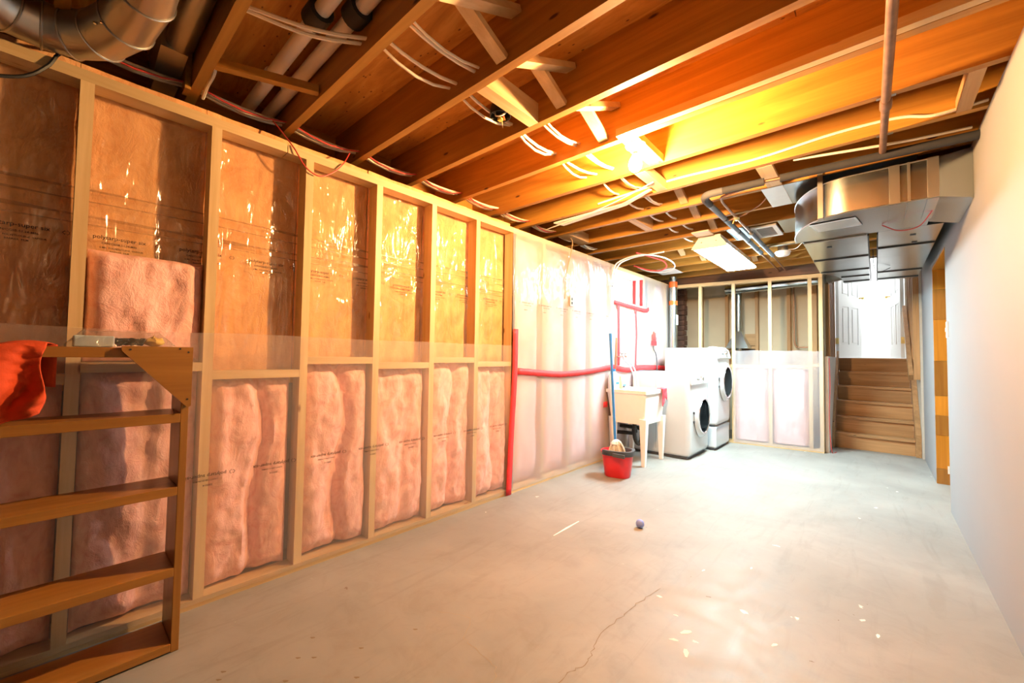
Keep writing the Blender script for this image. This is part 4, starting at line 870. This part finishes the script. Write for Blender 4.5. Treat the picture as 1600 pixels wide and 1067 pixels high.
B(.40, .52, 3.415, 3.43, .20, .236).build('pour_spout', CHAR, t, bevel=.006)
t = thing('string_mop', 'blue handled string mop standing in the red bucket', 'mop', (.40, 3.55, .2))
MB().tube([(.36, 3.555, .27), (.338, 3.57, .5), (.255, 3.64, 1.30)], .0125, 10).build('mop_handle', BLUE, t); MB().tube([(.259, 3.637, 1.27), (.255, 3.64, 1.345)], .015, 10).build('grip_cap', BLUE, t)
m = MB()
random.seed(3)
for i in range(46):
    a = random.uniform(0, 6.28); rr = random.uniform(.03, .085); h = random.uniform(.26, .315)
    cx, cy = .385, 3.54
    m.tube(smoothpts([(cx+.01*math.cos(a), cy+.01*math.sin(a), h), (cx+.55*rr*math.cos(a), cy+.5*rr*math.sin(a), h+.015-rr*.15), (cx+rr*math.cos(a+.3), cy+.8*rr*math.sin(a+.3), h-.03-rr*.4), (cx+rr*.9*math.cos(a+.6), cy+.7*rr*math.sin(a+.6), .19)], 4), .009, 5)
tag(m.build('mop_head', MOP, t), kind='stuff')
MB().lathe((.375, 3.545, .275), [(.0, 0), (.045, .005), (.055, .025), (.035, .05), (.014, .062), (0, .062)], 14).build('mop_socket', MOP, t)
t = thing('hanging_rod', 'thin brown rod hanging on the sheet just right of the blue mop handle', 'rod', (.04, 4.15, .84))
MB().tube([(.05, 4.13, .87), (.035, 4.19, 1.33)], .010, 8).build('rod', COPPER, t); MB().tube(smoothpts([(.05, 4.13, .87), (.05, 4.10, .85), (.05, 4.10, .82), (.05, 4.13, .81), (.05, 4.15, .83)]), .006, 6).build('loop_end', GREYL, t)
# ball
m = MB(); m.lathe((1.045, 2.58, .027), [(0, -.027)]+[(.027*math.cos(a), .027*math.sin(a)) for a in [math.radians(-80+16*i) for i in range(11)]]+[(0, .027)], 20); tag(m.build('rubber_ball', LILAC), 'small lilac ball lying on the concrete floor', 'ball')

# ------------------------------------------------------------------ shelf at left
t = thing('wooden_shelf', 'open orange brown wooden shelf unit standing against the left wall', 'shelf', (.175, -.4, 0))
SX0, SX1, SYR, SYL = .075, .262, .318, -1.25
B(SX0, SX1, SYR, SYR+.024, 0, 1.083).build('upright', wood('z', 'shelf'), t, bevel=.002); B(SX0, SX1, SYL-.024, SYL, 0, 1.083).build('upright', wood('z', 'shelf'), t, bevel=.002)
for z, dz in ((.028, .022), (.302, .025), (.598, .025), (.870, .028)): B(SX0, SX1+.003, SYL, SYR-.0005, z-dz, z+.006).build('shelf_board', wood('y', 'shelf'), t, bevel=.002)
B(SX0-.01, SX1+.005, SYL-.03, SYR+.028, 1.0835, 1.118).build('top_board', wood('y', 'shelf'), t, bevel=.002)
m = MB(); m.prism([(.148, 1.124), (SYR+.026, 1.124), (SYR+.026, .905), (SYR+.016, .898), (.148, 1.108)], 'x', SX1+.0055, SX1+.024); gs = m.build('corner_gusset', wood('y', 'shelf'), t, smooth=False)
for y, z in ((.305, 1.117), (.330, 1.105), (.332, .93), (.17, 1.112)):
    MB().lathe((SX1+.0242, y, z), [(.0035, 0), (.0035, .001), (0, .001)], 8, 'x').build('nail', DARKM, gs)
# things on the shelf top
t = thing('hardware_bag', 'clear plastic bag of loose hardware lying on the shelf top', 'bag', (.15, .15, 1.118))
m = MB()
def bagf(u, v):
    y = .015+.29*u; x = .085+.15*v; h = .056*math.sin(math.pi*min(1, max(0, v)))**.5*min(1, min(u, 1-u)*6+.15)
    return (x, y, 1.1195+h*(1+.25*N(u*8, v*4, 2)))
m.grid(bagf, 26, 12); m.build('bag_film', BAGM, t)
tag(B(.11, .21, .035, .135, 1.1192, 1.158).build('parts_box', PALEB, bevel=.004), 'flat pale blue box inside the clear bag on the shelf', 'box')
m = MB()
for i in range(7):
    a = i*.9; m.tube(smoothpts([(.16+.035*math.cos(a+q), .178+.036*math.sin(a*1.3+q), 1.128+.022*abs(math.sin(a+q*1.5))) for q in (0, 1, 2, 3, 4, 5)], 5), .0055, 6)
tag(m.build('cable_bundle', BLACK), 'tangled black cord bundle inside the clear bag on the shelf', 'cord')
m = MB(); m.grid(lambda u, v: (.165+.04*math.cos(6.283*u)*math.sin(math.pi*v), .246+.032*math.sin(6.283*u)*math.sin(math.pi*v), 1.1195+.042*(1-v)*(1+.4*N(u*6, v*6, 1))), 18, 8); tag(m.build('fastener_pouch', YEL), 'small yellow pouch of fasteners inside the clear bag on the shelf', 'pouch')
# orange cloth
m = MB()
def cloth(u, v):
    y = -.62+.605*u+.012*math.sin(v*9)*u; s = v*.42; hem = .20+.045*math.sin(u*6.2+2.3)-.10*max(0, u-.86)*7*.35
    if s < .17: return (.09+s*1.02, y, 1.124+.008*abs(N(u*9, v*4, 2))+.006*math.sin(u*22))
    f = (s-.17)/.25
    return (.288+.022*math.sin(u*31+f*2.5+2*N(u*3, f*2, 1))*min(1, f*2.5)+.022*N(u*9, f*5, 3)*min(1, f*2)+.008*N(u*22, f*16, 7)+.01*f, y-.04*f*max(0, u-.5), 1.122-f*hem+.006*math.sin(u*30))
m.grid(cloth, 110, 60); oc = m.build('orange_shirt', ORANGE, solid=.003); tag(oc, 'orange work cloth draped over the left end of the shelf top', 'cloth')
m = MB(); m.grid(lambda u, v: (.055+.012*math.sin(u*9), -.10+.10*u, 1.126-.13*v-.02*u*v), 12, 10)
m2 = m.build('back_flap', ORANGE, oc, solid=.003)

tag(MB().tube(smoothpts([(1.785, 6.235, 1.14), (1.79, 6.23, .8), (1.78, 6.225, .4), (1.80, 6.22, .03), (1.84, 6.30, .008)]), .004, 6).build('red_cable', CABLER), 'thin red cable running down the end of the far frame beside the stairs', 'cable')
